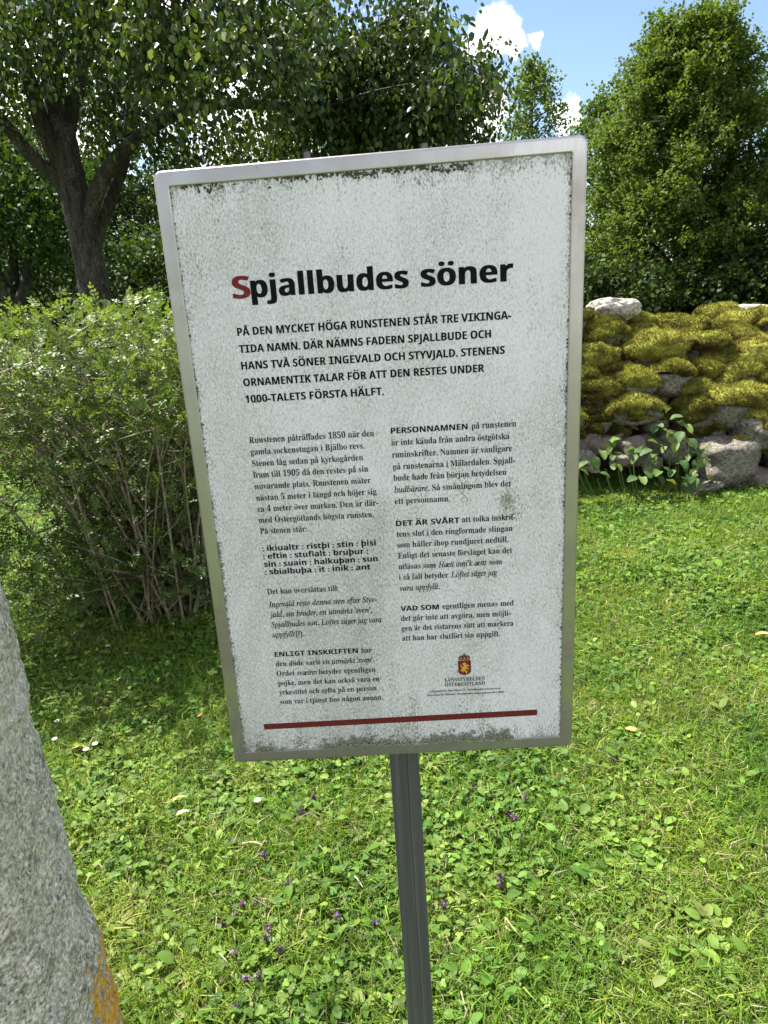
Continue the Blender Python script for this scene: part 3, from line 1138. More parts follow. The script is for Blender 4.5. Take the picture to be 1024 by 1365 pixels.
for (px, py, Y, s, nn) in pads:
    for k in range(nn):
        q = at(px + rng.normal(0, s * .55), py + rng.normal(0, s * .42), Y + rng.normal(0, .45))
        cent.append(q[:]); outd.append(unit(np.array([rng.normal(0, .6), -.3 + rng.normal(0, .5), -.35 + rng.normal(0, .3)])))
for k in range(10):     # unseen crown clusters above the picture, added to shade the left lawn
    c_ = np.array([rng.uniform(-6.2, -2.3), rng.uniform(2.6, 6.2), rng.uniform(4.3, 5.6)])
    if vn(c_[None], .9, 5, 2)[0] > .42:
        cent.append(c_); outd.append(unit(rng.normal(0, 1, 3) * [1, 1, .4]))
allp = np.vstack(ends)
for c in cent[::3]:      # twigs from the nearest limb to the pads
    c = np.array(c); j = np.argmin(np.linalg.norm(allp - c, axis=1)); s = allp[j]
    if np.linalg.norm(s - c) < 2.2:
        mid = (s + c) / 2 + rng.normal(0, .10, 3) + [0, 0, .08]
        pth = smooth_path([s, mid, c], 6)
        arr.append(tube_arrays(pth, np.linspace(.016, .004, len(pth)), 4))
v, f = join(arr)
tag(link('twigs', mesh_np('twigs', v, f), M['bark'], linden), kind='stuff')
LG = [(.045, .080, .014), (.06, .105, .018), (.05, .09, .018), (.08, .13, .022), (.04, .072, .015), (.19, .23, .09)]
d1 = twig_leaves(cent, outd, 8, 9, .36, .064, LG, .65, spread=.26, hexa=True, wid=.72)
foliage_obj('crown', d1, M['leaf'], linden)

# thin spray of single leaves against the cloud, top middle
rng = np.random.default_rng(5)
cent = [at(px, py, 7.2)[:] for px, py in ((575, 22), (600, 28), (622, 60), (640, 62), (612, 78), (556, 10))]
d2 = twig_leaves(cent, [(.6, -.2, -.1)] * len(cent), 3, 6, .34, .085, LG, .5, spread=.05, hexa=True, wid=.72)
tag(foliage_obj('hanging_spray', d2, M['leaf'], linden), kind='stuff')

# ------------------------------------------------------------------ smaller multi-stemmed tree far left
t2 = empty('small_tree')
tag(t2, 'dark forked tree at the far left edge behind the bush', 'tree')
for k, lp in enumerate(([(18, 470, 11.5, .13), (18, 420, 11.5, .12), (4, 380, 11.5, .10), (-14, 340, 11.5, .08), (-30, 250, 11.4, .05)],
                        [(20, 430, 11.5, .12), (34, 385, 11.5, .10), (40, 350, 11.6, .08), (52, 280, 11.6, .06), (44, 200, 11.5, .04)],
                        [(18, 425, 11.5, .09), (20, 370, 11.7, .07), (14, 300, 11.8, .05)])):
    P_ = [at(a, b, c) for a, b, c, r in lp]
    if k == 0: P_[0].z = -.1
    path = smooth_path(P_, 14)
    rr = np.interp(np.linspace(0, len(lp) - 1, len(path)), range(len(lp)), [p[3] for p in lp])
    v, f = tube_arrays(path, rr, 10, .12, 50 + k)
    link('trunk', mesh_np('trunk', v, f, smooth=True), M['dark_bark'], t2)
rng = np.random.default_rng(22)
cent = []; outd = []
for (px, py, Y, s, nn) in ((20, 290, 11.4, 60, 70), (-60, 300, 11.4, 60, 50), (60, 220, 11.6, 50, 40), (-10, 200, 11.6, 60, 50), (70, 330, 12, 30, 18)):
    for k in range(nn):
        cent.append(at(px + rng.normal(0, s * .55), py + rng.normal(0, s * .45), Y + rng.normal(0, .6))[:]); outd.append(rng.normal(0, 1, 3) * [1, 1, .4])
foliage_obj('crown', twig_leaves(cent, outd, 6, 8, .38, .085, GREENS, .4, spread=.28), M['far'], t2)

# ------------------------------------------------------------------ other trees
def ground_at(px, Y):
    q = at(px, 500, Y); return (q.x, q.y, 0)


CONE = [(.11, .17, .028), (.14, .20, .036), (.12, .18, .034), (.18, .24, .05), (.085, .14, .026)]
tree('linden_tree', 'tall egg-shaped linden standing behind the mossy stone wall', ground_at(898, 15.5), 6.35, 2.1, CONE, .05, 175, 10, 11, 9, .070, 'cone2', trunk_r=.2, droop=.25, mat='cone', seed=31)
tree('linden_tree', 'small slender linden far off to the left of the tall one', ground_at(710, 34), 10.6, 1.6, CONE, .1, 60, 6, 5, 7, .15, 'egg', trunk_r=.2, droop=.2, seed=32)
tree('linden_tree', 'round pale linden between the slender tree and the tall egg-shaped one', ground_at(797, 27), 7.6, 1.5, CONE, .08, 54, 6, 5, 7, .14, 'egg', trunk_r=.2, droop=.2, seed=33)
tree('linden_tree', 'broad tree cut by the right edge of the photo behind the tall linden', ground_at(1075, 23), 6.6, 2.6, CONE, .05, 66, 6, 6, 7, .13, 'egg', trunk_r=.22, droop=.2, seed=34)
DK = [(.030, .055, .012), (.04, .07, .014), (.05, .09, .018)]
k = 0
for (px, Y, H, rd, lab) in (
        (-180, 16, 8.5, 3.2, 'dense dark tree outside the left edge behind the forked one'),
        (-20, 21, 8.2, 3.0, 'dense dark tree behind the forked tree at the left edge'),
        (110, 19, 5.4, 2.6, 'dense tree directly behind the trunk of the large linden'),
        (215, 20, 4.9, 2.6, 'dense tree seen between the large linden trunk and the board'),
        (330, 24, 5.4, 3.0, 'dense tree behind the left half of the board'),
        (450, 26, 6.4, 3.0, 'dense tree behind the middle of the board'),
        (570, 27, 6.4, 2.8, 'dense tree behind the right half of the board')):
    tree('dense_tree', lab, ground_at(px, Y), H, rd, DK if k % 2 else GREENS, .03, 60, 6, 6, 7, .13, 'round', trunk_r=.2, droop=.25, seed=60 + k, bark='dark_bark')
    k += 1
for (px, Y, H, rd, lab) in (
        (60, 13.5, 2.6, 1.6, 'dark bush filling the gap left of the large linden trunk'),
        (190, 13, 2.8, 1.5, 'dark bush between the large linden trunk and the board'),
        (290, 14, 3.0, 1.5, 'dark bush behind the upper left corner of the board'),
        (740, 14.5, 1.8, 1.3, 'dark bush behind the right edge of the board'),
        (812, 13.6, 1.7, 1.1, 'dark bush behind the pale boulder on the wall'),
        (880, 17, 1.9, 1.5, 'dark bush behind the dip in the wall top'),
        (985, 13.5, 1.8, 1.3, 'dark bush behind the right part of the wall'),
        (1090, 13, 2.6, 1.5, 'dark bush past the right edge behind the wall')):
    tree('bush', lab, ground_at(px, Y), H, rd, DK, .02, 36, 6, 6, 7, .10, 'round', cat='bush', trunk_r=.06, droop=.2, seed=80 + k, bark='dark_bark')
    k += 1
for i in range(13):     # far wood closing the horizon
    px = -900 + i * 230 + rng.uniform(-40, 40)
    Y = rng.uniform(44, 60)
    if 640 < px < 800: continue
    tree('forest_tree', 'distant broad tree in the belt that closes off the churchyard', ground_at(px, Y), rng.uniform(8.5, 10.5), 5.0, DK, .02, 40, 5, 5, 6, .3, 'round',
         group='distant trees closing off the churchyard', trunk_r=.3, droop=.2, seed=100 + i, bark='dark_bark')

# ------------------------------------------------------------------ rune stone, lower left
rng = np.random.default_rng(9)
RE = []
for px, py in ((-150, 600), (-82, 790), (-58, 880), (-34, 970), (2, 1100), (40, 1230), (80, 1350), (120, 1480), (150, 1600)):
    q = at(px, py, .78); RE.append((q.z, q.x + .86))
RE = sorted(RE)
RE = [(0, RE[0][1] + .05)] + [e for e in RE if e[0] > .02] + [(2.0, .02), (2.8, -.10), (3.6, -.32)]


def rune_edge(z):
    e = RE
    return np.interp(z, [a for a, b in e], [b for a, b in e])


ORX, ORY = -0.86, .80      # foot of the stone
zz = np.concatenate([np.linspace(-.15, 1.6, 460), np.linspace(1.65, 3.6, 90)])
na = 420
aa = np.linspace(0, 2 * np.pi, na, endpoint=False)
aa = aa - .5 * np.sin(aa * 1 + .6) * .6      # denser on the side seen
V = []
for z in zz:
    xr = rune_edge(z) ; xl = -.62 + .10 * z
    cx = (xr + xl) / 2; hx = (xr - xl) / 2
    hy = .30 - .03 * z
    ca, sa = np.cos(aa), np.sin(aa)
    e = 2 / 3.2
    x = cx + hx * np.sign(ca) * np.abs(ca) ** e
    y = hy * np.sign(sa) * np.abs(sa) ** e
    # chamfer: cut the near right corner into a slanting facet
    cut = (x - cx) / hx * .75 - y / hy * .55
    over = np.clip(cut - .82, 0, None)
    x = x - over * hx * .35; y = y + over * hy * .60
    V.append(np.stack([x, y, np.full(na, z)], -1))
V = np.vstack(V)
ctr = np.stack([np.full(len(V), 0.), np.zeros(len(V)), V[:, 2]], -1)
out = unit((V - ctr) * [1, 1.6, .001])
dsp = (vn(V, 4, 1, 2) - .5) * .026 + (vn(V, 18, 2, 2) - .5) * .016 + (vn(V, 70, 4, 2) - .5) * .008 + (vn(V, 190, 6) - .5) * .0035
V = V + out * dsp[:, None]
k0 = (np.arange(len(zz) - 1)[:, None] * na + np.arange(na)[None, :]); k1 = (np.arange(len(zz) - 1)[:, None] * na + (np.arange(na)[None, :] + 1) % na)
F = np.stack([k0, k1, k1 + na, k0 + na], -1).reshape(-1, 4)
topc = len(V)
V = np.vstack([V, [[V[-na:, 0].mean(), V[-na:, 1].mean(), 3.62]]])
me = mesh_np('rune_stone', V, F, smooth=True)
ro = link('rune_stone', me, M['rune'], None, (ORX, ORY, 0))
tag(ro, 'huge rough granite rune stone with orange lichen at the lower left', 'rune stone')
bm = bmesh.new(); bm.from_mesh(me); bm.verts.ensure_lookup_table()
for i in range(na):
    a, b = bm.verts[topc - na + i], bm.verts[topc - na + (i + 1) % na]
    bm.faces.new((a, b, bm.verts[topc]))
bm.to_mesh(me); bm.free()

# ------------------------------------------------------------------ stone wall with moss
def stone_mesh(hx, hy, hz, seed, sub=4):
    bm = bmesh.new(); bmesh.ops.create_icosphere(bm, subdivisions=sub, radius=1)
    v = np.array([q.co[:] for q in bm.verts]); f = np.array([[q.index for q in p.verts] for p in bm.faces]); bm.free()
    v = np.sign(v) * np.abs(v) ** .74
    r = 1 + (vn(v + seed * 7.1, 1.1, seed, 2) - .5) * .78 + (vn(v + seed, 4, seed, 2) - .5) * .14 + (vn(v, 12, seed) - .5) * .04
    v = v * r[:, None] * [hx, hy, hz]
    return v, f


def moss_cap(v, f, seed, amount, scale, bright, out_fuzz=True):
    """a cushion that follows the stone's top, with short fibres"""
    n = np.zeros_like(v)
    tri = v[f]; fn = np.cross(tri[:, 1] - tri[:, 0], tri[:, 2] - tri[:, 0])
    for k in range(3): np.add.at(n, f[:, k], fn)
    n = unit(n)
    mask = np.clip((n[:, 2] + amount + (vn(v, 5, seed + 3, 2) - .5) * .9 - .15 * n[:, 1]) * 2.2, -.5, 1)
    th = np.where(mask > 0, .008 + .046 * mask * (.25 + vn(v, 8, seed + 9, 2)) + .030 * (vn(v, 17, seed + 4) - .5) + .012 * (vn(v, 26, seed) - .5) + .016 * (vn(v, 55, seed + 2) - .5), -.02 * np.abs(mask) - .012)
    w = v + n * (th * scale)[:, None]
    keep = (mask[f] > -.15).all(1)
    f2 = f[keep]
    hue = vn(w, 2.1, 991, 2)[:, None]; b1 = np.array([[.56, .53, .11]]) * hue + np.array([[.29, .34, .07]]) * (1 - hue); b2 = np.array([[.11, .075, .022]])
    mixv = np.clip(vn(w, 9, seed + 20, 3) * 2.6 - 1.0 + (n[:, 2] * .55), 0, 1)[:, None]  # random browning, plus lit tops and shaded undersides painted into the tint
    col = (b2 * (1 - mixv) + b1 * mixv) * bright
    V = [w]; T = [col]; F = [f2]
    if out_fuzz and len(f2):
        tri = w[f2]; ar = np.linalg.norm(np.cross(tri[:, 1] - tri[:, 0], tri[:, 2] - tri[:, 0]), axis=1)
        cnt = min(6500, int(ar.sum() * .5 * 36000))
        idx = rng.choice(len(f2), cnt, p=ar / ar.sum())
        bary = rng.dirichlet((1, 1, 1), cnt)
        p = (w[f2[idx]] * bary[:, :, None]).sum(1); nn_ = unit(n[f2[idx]].mean(1)); cc = (col[f2[idx]] * bary[:, :, None]).sum(1)
        dr = unit(nn_ + rng.normal(0, .55, (cnt, 3))); sd_ = unit(np.cross(dr, rng.normal(0, 1, (cnt, 3))))
        ln = rng.uniform(.008, .026, (cnt, 1)); wd = rng.uniform(.002, .0045, (cnt, 1))
        q = np.stack([p - sd_ * wd - nn_ * .003, p + sd_ * wd - nn_ * .003, p + dr * ln], 1).reshape(-1, 3)
        V.append(q); T.append(np.repeat(cc * rng.uniform(.75, 1.45, (cnt, 1)), 3, axis=0)); F.append(np.arange(cnt * 3).reshape(-1, 3) + len(w))
    return np.vstack(V), np.vstack(F), np.clip(np.vstack(T), 0, 1)


Zx = lambda x, y: (770 + x / 4.031, 380 + y / 4.031)
rng = np.random.default_rng(12)
wall = empty('stone_wall', (2.2, 5.6, 0))
tag(wall, 'dry stone wall of fieldstones thickly grown with yellow green moss', 'wall')
# (zoom x, y, w, h, Y, moss amount or None, brightness, rock material)
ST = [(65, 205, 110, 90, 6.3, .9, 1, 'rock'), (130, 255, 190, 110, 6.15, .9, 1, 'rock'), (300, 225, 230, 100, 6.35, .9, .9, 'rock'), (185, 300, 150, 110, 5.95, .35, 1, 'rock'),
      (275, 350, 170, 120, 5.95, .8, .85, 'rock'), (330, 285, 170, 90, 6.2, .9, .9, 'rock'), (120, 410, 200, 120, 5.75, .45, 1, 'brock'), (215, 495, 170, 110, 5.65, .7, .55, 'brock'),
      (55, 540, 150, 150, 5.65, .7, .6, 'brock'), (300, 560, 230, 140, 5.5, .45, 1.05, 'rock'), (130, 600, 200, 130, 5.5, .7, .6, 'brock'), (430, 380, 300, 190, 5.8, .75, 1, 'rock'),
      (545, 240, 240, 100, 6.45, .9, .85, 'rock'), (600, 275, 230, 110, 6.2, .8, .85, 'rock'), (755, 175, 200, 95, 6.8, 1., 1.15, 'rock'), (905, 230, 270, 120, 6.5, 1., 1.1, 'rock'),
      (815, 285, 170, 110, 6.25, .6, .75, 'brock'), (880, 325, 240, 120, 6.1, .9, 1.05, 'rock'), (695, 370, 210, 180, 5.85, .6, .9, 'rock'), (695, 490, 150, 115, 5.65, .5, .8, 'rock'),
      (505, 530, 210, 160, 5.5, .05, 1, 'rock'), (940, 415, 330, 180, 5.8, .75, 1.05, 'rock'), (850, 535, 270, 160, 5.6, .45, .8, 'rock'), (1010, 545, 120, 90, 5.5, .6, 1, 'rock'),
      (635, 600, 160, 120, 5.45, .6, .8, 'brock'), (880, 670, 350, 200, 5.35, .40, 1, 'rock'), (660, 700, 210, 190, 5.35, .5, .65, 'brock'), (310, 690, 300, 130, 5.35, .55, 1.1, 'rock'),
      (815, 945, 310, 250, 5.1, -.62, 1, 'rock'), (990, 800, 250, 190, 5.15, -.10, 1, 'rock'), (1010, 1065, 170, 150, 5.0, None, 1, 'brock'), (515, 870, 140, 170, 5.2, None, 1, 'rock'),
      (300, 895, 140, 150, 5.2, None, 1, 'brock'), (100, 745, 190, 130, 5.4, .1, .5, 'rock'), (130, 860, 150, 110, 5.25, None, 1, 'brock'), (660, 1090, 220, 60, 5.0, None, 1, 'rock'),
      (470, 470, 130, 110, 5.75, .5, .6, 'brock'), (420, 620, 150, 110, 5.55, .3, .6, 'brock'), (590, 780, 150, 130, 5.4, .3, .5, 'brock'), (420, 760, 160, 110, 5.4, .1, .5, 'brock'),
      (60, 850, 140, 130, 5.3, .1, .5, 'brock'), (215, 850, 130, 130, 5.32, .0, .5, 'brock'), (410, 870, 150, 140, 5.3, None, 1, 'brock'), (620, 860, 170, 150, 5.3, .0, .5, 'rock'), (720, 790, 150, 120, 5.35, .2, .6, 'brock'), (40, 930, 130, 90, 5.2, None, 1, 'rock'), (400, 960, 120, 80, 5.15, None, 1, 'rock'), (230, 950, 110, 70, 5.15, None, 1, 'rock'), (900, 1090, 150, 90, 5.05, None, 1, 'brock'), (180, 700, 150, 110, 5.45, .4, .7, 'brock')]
for (px, py) in ((-60, 560), (-150, 640), (-120, 300), (-220, 420), (-60, 420), (-200, 560), (-300, 500), (-330, 640), (-60, 760), (-190, 780), (-320, 800), (-300, 340), (-30, 250), (-420, 700), (-440, 560), (-430, 400)):
    ST.append((px, py, 210, 170, 5.3 + (800 - py) / 420 * .7, .5, .9, 'rock'))
for (px, py) in ((1130, 250), (1150, 420), (1150, 600), (1180, 780), (1150, 960), (1300, 300), (1330, 470), (1320, 650), (1330, 830), (1320, 1000), (1480, 340), (1500, 520), (1490, 700), (1500, 900), (1650, 500), (1660, 700), (1660, 900), (1220, 1080)):
    ST.append((px, py, 230, 180, 5.1 + max(0, (900 - py)) / 500 * .9, .5, .95, 'rock'))
NST = 0
for k, (zx, zy, w, h, Y, am, br, mt_) in enumerate(ST):
    c = at(*Zx(zx, zy), Y)
    sc = (c - CAM).dot(-BACK) / 946 / 4.031
    hx, hz = w * sc * .49, h * sc * .50
    hy = (hx + hz) * .55
    v, f = stone_mesh(hx, hy, hz, 200 + k, 4 if hx > .07 else 3)
    loc = (c.x - 2.2, c.y + hy * .35 - 5.6, c.z)
    so = link('stone', mesh_np('stone', v, f, smooth=True), M[mt_], wall, loc)
    so.rotation_euler = (0, rng.uniform(-.15, .15), 0)
    if am is not None:
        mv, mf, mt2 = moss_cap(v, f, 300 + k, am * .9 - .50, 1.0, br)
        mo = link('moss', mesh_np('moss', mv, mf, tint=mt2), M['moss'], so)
        mo['kind'] = 'stuff'
for k in range(26):     # the wall's left end and its back
    if k < 14: x, y, z = rng.uniform(.85, 1.3), rng.uniform(5.7, 7.1), rng.uniform(.05, .7)
    else: x, y, z = rng.uniform(1.2, 5.6), rng.uniform(7.1, 7.4), rng.uniform(.05, .7)
    hx = rng.uniform(.17, .27)
    v, f = stone_mesh(hx, hx * .85, hx * .62, 700 + k, 3)
    so = link('stone', mesh_np('stone', v, f, smooth=True), M['rock'], wall, (x - 2.2, y - 5.6, z))
    mv, mf, mt2 = moss_cap(v, f, 800 + k, .2, 1., .9)
    tag(link('moss', mesh_np('moss', mv, mf, tint=mt2), M['moss'], so), kind='stuff')
# hidden rows behind and on top of the wall, and its earth core
for k in range(26):
    x = rng.uniform(.9, 5.4); y = rng.uniform(6.5, 7.3); z = rng.uniform(.78, .95)
    hx = rng.uniform(.16, .28)
    v, f = stone_mesh(hx, hx * .8, hx * .55, 500 + k, 3)
    so = link('stone', mesh_np('stone', v, f, smooth=True), M['rock'], wall, (x - 2.2, y - 5.6, z))
    mv, mf, mt2 = moss_cap(v, f, 600 + k, .8, 1., 1.)
    tag(link('moss', mesh_np('moss', mv, mf, tint=mt2), M['moss'], so), kind='stuff')
core = [(1.2, 5.75, -.1), (6.0, 5.75, -.1), (6.0, 7.2, -.1), (1.2, 7.2, -.1), (1.4, 6.4, .72), (5.8, 6.4, .80), (5.8, 7.0, .80), (1.4, 7.0, .72)]
bm = bmesh.new()
bv = [bm.verts.new(p) for p in core]
for q in ((0, 3, 2, 1), (4, 5, 6, 7), (0, 1, 5, 4), (1, 2, 6, 5), (2, 3, 7, 6), (3, 0, 4, 7)): bm.faces.new([bv[i] for i in q])
bmesh.ops.subdivide_edges(bm, edges=bm.edges[:], cuts=18, use_grid_fill=True)
for q in bm.verts:
    s = float(vn(np.array([q.co[:]]), 3, 77, 3)[0]) - .5
    q.co.x += s * .1; q.co.y += s * .22; q.co.z += s * .12 * (q.co.z > 0)
me = bpy.data.meshes.new('earth_core'); bm.to_mesh(me); bm.free()
link('earth_core', me, M['soil'], wall, (-2.2, -5.6, 0))

for (zx, zy, w, h, Y, lab) in ((200, 143, 262, 128, 6.35, 'pale rounded boulder lying on the left end of the mossy wall'),
                               (930, 150, 210, 95, 6.9, 'grey flat boulder on top of the wall at the right edge')):
    c = at(*Zx(zx, zy), Y)
    sc = (c - CAM).dot(-BACK) / 946 / 4.031
    v, f = stone_mesh(w * sc * .50, w * sc * .42, h * sc * .50, int(zx) * 3 + 1, 5)
    tag(link('boulder', mesh_np('boulder', v, f, smooth=True), M['boulder'], None, c), lab, 'boulder')

# ------------------------------------------------------------------ leafy bush on the left
rng = np.random.default_rng(15)
bq = at(232, 790, 3.55); bx, by = bq.x, bq.y
bush = empty('pea_shrub', (bx, by, 0))
tag(bush, 'overgrown clipped bush with bare stems below and small light green leaves', 'bush')
cl_p = []; cl_d = []
for k in range(120):
    a = rng.uniform(0, 2 * np.pi); r0 = .30 * math.sqrt(rng.random())
    s = np.array([math.cos(a) * r0, math.sin(a) * r0 * .9, -.02])
    tx = rng.uniform(-1.45, .75); ty = rng.uniform(-.55, .95)
    hgt = rng.uniform(1.28, 1.60) - .10 * abs(tx) - (.35 * rng.random() if k % 3 == 0 else 0)
    s[0] += tx * .12; s[1] += ty * .2
    e = np.array([tx, ty, hgt])
    mid = s * .45 + e * .55 + np.array([tx * -.14, ty * -.1, .14]) + rng.normal(0, .03, 3)
    q1 = s * .8 + mid * .2 + rng.normal(0, .02, 3)
    pth = smooth_path([s, q1, mid, e], 15)
    r = rng.uniform(.0055, .0115)
    arr = [tube_arrays(pth, np.linspace(r, .0022, len(pth)), 6)]
    for j in range(rng.integers(5, 9)):
        i = rng.integers(4, len(pth) - 1)
        s2 = pth[i]; dr = unit(pth[i] - pth[i - 1] + rng.normal(0, .55, 3)); dr[2] = abs(dr[2]) * .8 + .1
        L = rng.uniform(.15, .42)
        e2 = s2 + dr * L
        e2[2] = min(e2[2], 1.62)
        p2 = smooth_path([s2, (s2 + e2) / 2 + rng.normal(0, .02, 3), e2], 6)
        arr.append(tube_arrays(p2, np.linspace(r * .5, .0012, len(p2)), 4))
        for q in range(6):
            t = rng.uniform(.3, 1.0); cl_p.append(s2 + (e2 - s2) * t); cl_d.append(dr)
    for q in range(13):
        t = rng.uniform(.35, 1.0) ** .7
        i = int(t * (len(pth) - 1)); cl_p.append(pth[i]); cl_d.append(unit(rng.normal(0, 1, 3)))
    v, f = join(arr)
    link('stem', mesh_np('stem', v, f), M['stem'], bush)
# extra leafy sprays on the crown's skin and at the lower left flank
for k in range(2600):
    tx = rng.uniform(-1.6, .85); ty = rng.uniform(-.7, 1.05)
    cl_p.append(np.array([tx, ty, rng.uniform(1.15, 1.62) - .10 * abs(tx)])); cl_d.append(np.array([rng.normal(0, .5), rng.normal(0, .5), .6]))
for k in range(1100):
    t = rng.random(); cl_p.append(np.array([-.25 - 1.25 * t + rng.normal(0, .10), -.35 - .35 * t + rng.normal(0, .14), .22 + .95 * t ** .8 + rng.normal(0, .12)])); cl_d.append(rng.normal(0, 1, 3))
for k in range(650):
    cl_p.append(np.array([rng.uniform(-1.1, .6), rng.uniform(-.65, .0), rng.uniform(.08, 1.3)])); cl_d.append(rng.normal(0, 1, 3))
cl_p = np.array(cl_p); cl_d = unit(np.array(cl_d) + rng.normal(0, .5, (len(cl_d), 3)))
n = len(cl_p)
nl = 9
rac = np.array([.2, .2, .4, .4, .62, .62, .84, .84, 1.0]); side = np.array([1, -1, 1, -1, 1, -1, 1, -1, 0])
L = rng.uniform(.05, .085, n)
up = rng.normal(0, .45, (n, 3)) + [0, 0, 1]
sv = unit(np.cross(cl_d, up)); uv = unit(np.cross(sv, cl_d))
P_ = (cl_p[:, None] + cl_d[:, None] * (rac[None, :, None] * L[:, None, None])).reshape(-1, 3)
D_ = (cl_d[:, None] * .55 + sv[:, None] * side[None, :, None] * .95 + (side == 0)[None, :, None] * cl_d[:, None]).reshape(-1, 3) + rng.normal(0, .15, (n * nl, 3))
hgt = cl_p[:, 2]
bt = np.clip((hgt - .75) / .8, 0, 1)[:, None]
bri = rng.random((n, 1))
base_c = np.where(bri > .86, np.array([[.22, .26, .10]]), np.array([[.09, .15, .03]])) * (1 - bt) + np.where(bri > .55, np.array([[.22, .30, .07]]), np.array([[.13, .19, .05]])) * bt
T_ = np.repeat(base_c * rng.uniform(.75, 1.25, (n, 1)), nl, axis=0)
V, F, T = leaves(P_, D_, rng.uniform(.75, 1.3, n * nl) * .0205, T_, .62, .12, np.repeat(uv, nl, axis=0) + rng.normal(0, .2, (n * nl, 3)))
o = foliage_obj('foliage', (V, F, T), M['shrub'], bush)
o['kind'] = 'stuff'

# ------------------------------------------------------------------ lawn: blades, clover and small broad leaves
lib = bpy.data.collections.new('lawn_pieces')


def lib_obj(name, V, F, T, mat):
    me = mesh_np(name, V, F, tint=T)
    me.materials.append(mat)
    o = bpy.data.objects.new(name, me)
    return o


def blade_tuft(seed, n=46, rad=.055, h=(.025, .06), cols=((.12, .20, .03), (.16, .25, .04), (.22, .28, .06), (.09, .16, .03))):
    r = np.random.default_rng(seed)
    b = np.stack([r.normal(0, rad * .6, n), r.normal(0, rad * .6, n), np.full(n, -.004)], -1)
    a = r.uniform(0, 2 * np.pi, n); ln = r.uniform(*h, n); lean = r.uniform(.15, 1.3, n)
    dx = np.stack([np.cos(a), np.sin(a), np.zeros(n)], -1); sx = np.stack([-np.sin(a), np.cos(a), np.zeros(n)], -1)
    w = r.uniform(.0010, .0019, n)[:, None]
    z = np.array([[0, 0, 1.]])
    p1 = b + (z * .55 + dx * .22 * lean[:, None]) * ln[:, None]
    p2 = b + (z * (.92 - .35 * lean[:, None]) + dx * .85 * lean[:, None]) * ln[:, None]
    V = np.stack([b - sx * w, b + sx * w, p1 + sx * w * .9, p1 - sx * w * .9, p2], 1).reshape(-1, 3)
    i = np.arange(n)[:, None] * 5
    F = np.concatenate([i + np.array([[0, 1, 2]]), i + np.array([[0, 2, 3]]), i + np.array([[3, 2, 4]])], 0)
    c = np.array(cols)[r.integers(0, len(cols), n)] * r.uniform(.75, 1.2, (n, 1))
    dead = r.random(n) < .10
    c[dead] = [.42, .36, .20]
    return V, F, np.repeat(np.clip(c, 0, 1), 5, axis=0)


def round_leaf(c, d, u, L, w, segs=8, cup=.15):
    """an oval leaf, 8 rim points round a midpoint"""
    s = np.cross(d, u)
    a = np.linspace(0, 2 * np.pi, segs, endpoint=False)
    rim = c + np.outer((1 - np.cos(a)) * .5 * L, d) + np.outer(np.sin(a) * w * .5 * (1 + .12 * np.cos(a)), s) + np.outer(np.abs(np.sin(a)) ** 2 * w * cup, u)
    rim -= np.outer(((1 - np.cos(a)) * .5) ** 2 * L * .18, u)
    ctr = c + d * L * .5 - u * L * .03
    V = np.vstack([rim, ctr])
    F = np.array([[i, (i + 1) % segs, segs] for i in range(segs)])
    return V, F


def herb_patch(seed, kind):
    r = np.random.default_rng(seed)
    VV = []; FF = []; TT = []; n = 0
    if kind == 'clover':
        cols = [(.075, .155, .022), (.10, .19, .028), (.14, .24, .035)]
        for k in range(13):
            p = np.array([r.normal(0, .045), r.normal(0, .045), r.uniform(.012, .045)])
            a0 = r.uniform(0, 6.28); tilt = r.normal(0, .28, 2); L = r.uniform(.008, .014)
            c = np.array(cols[r.integers(0, 3)]) * r.uniform(.8, 1.2)
            up = unit(np.array([tilt[0], tilt[1], 1.]))
            for j in range(3):
                a = a0 + j * 2.094
                d = unit(np.array([math.cos(a), math.sin(a), 0]) - up * np.dot([math.cos(a), math.sin(a), 0], up))
                v, f = round_leaf(p, d, up, L, L * .95, 7)
                VV.append(v); FF.append(f + n); n += len(v); TT.append(np.tile(c, (len(v), 1)))
    elif kind == 'oval':
        cols = [(.09, .18, .022), (.13, .24, .03), (.19, .30, .04), (.11, .20, .028)]
        for k in range(15):
            p = np.array([r.normal(0, .045), r.normal(0, .045), r.uniform(.004, .03)])
            a = r.uniform(0, 6.28); d = unit(np.array([math.cos(a), math.sin(a), r.uniform(-.05, .6)]))
            up = unit(np.array([0, 0, 1.]) - d * d[2] + r.normal(0, .18, 3)); up = unit(up - d * np.dot(up, d))
            L = r.uniform(.014, .036); c = np.array(cols[r.integers(0, 4)]) * r.uniform(.8, 1.25)
            v, f = round_leaf(p, d, up, L, L * r.uniform(.5, .75), 8)
            VV.append(v); FF.append(f + n); n += len(v); TT.append(np.tile(c, (len(v), 1)))
    elif kind == 'litter':
        for k in range(7):
            p = np.array([r.normal(0, .05), r.normal(0, .05), r.uniform(.003, .02)]); a = r.uniform(0, 6.28)
            d = np.array([math.cos(a), math.sin(a), r.uniform(-.1, .25)]); s = np.array([-d[1], d[0], 0]); L = r.uniform(.02, .07); w = r.uniform(.0006, .0012)
            v = np.array([p - s * w, p + s * w, p + d * L * .5 + s * w + [0, 0, .004], p + d * L * .5 - s * w + [0, 0, .004], p + d * L])
            f = np.array([[0, 1, 2], [0, 2, 3], [3, 2, 4]])
            VV.append(v); FF.append(f + n); n += 5; TT.append(np.tile([.40, .33, .19], (5, 1)))
    return np.vstack(VV), np.vstack(FF), np.vstack(TT)


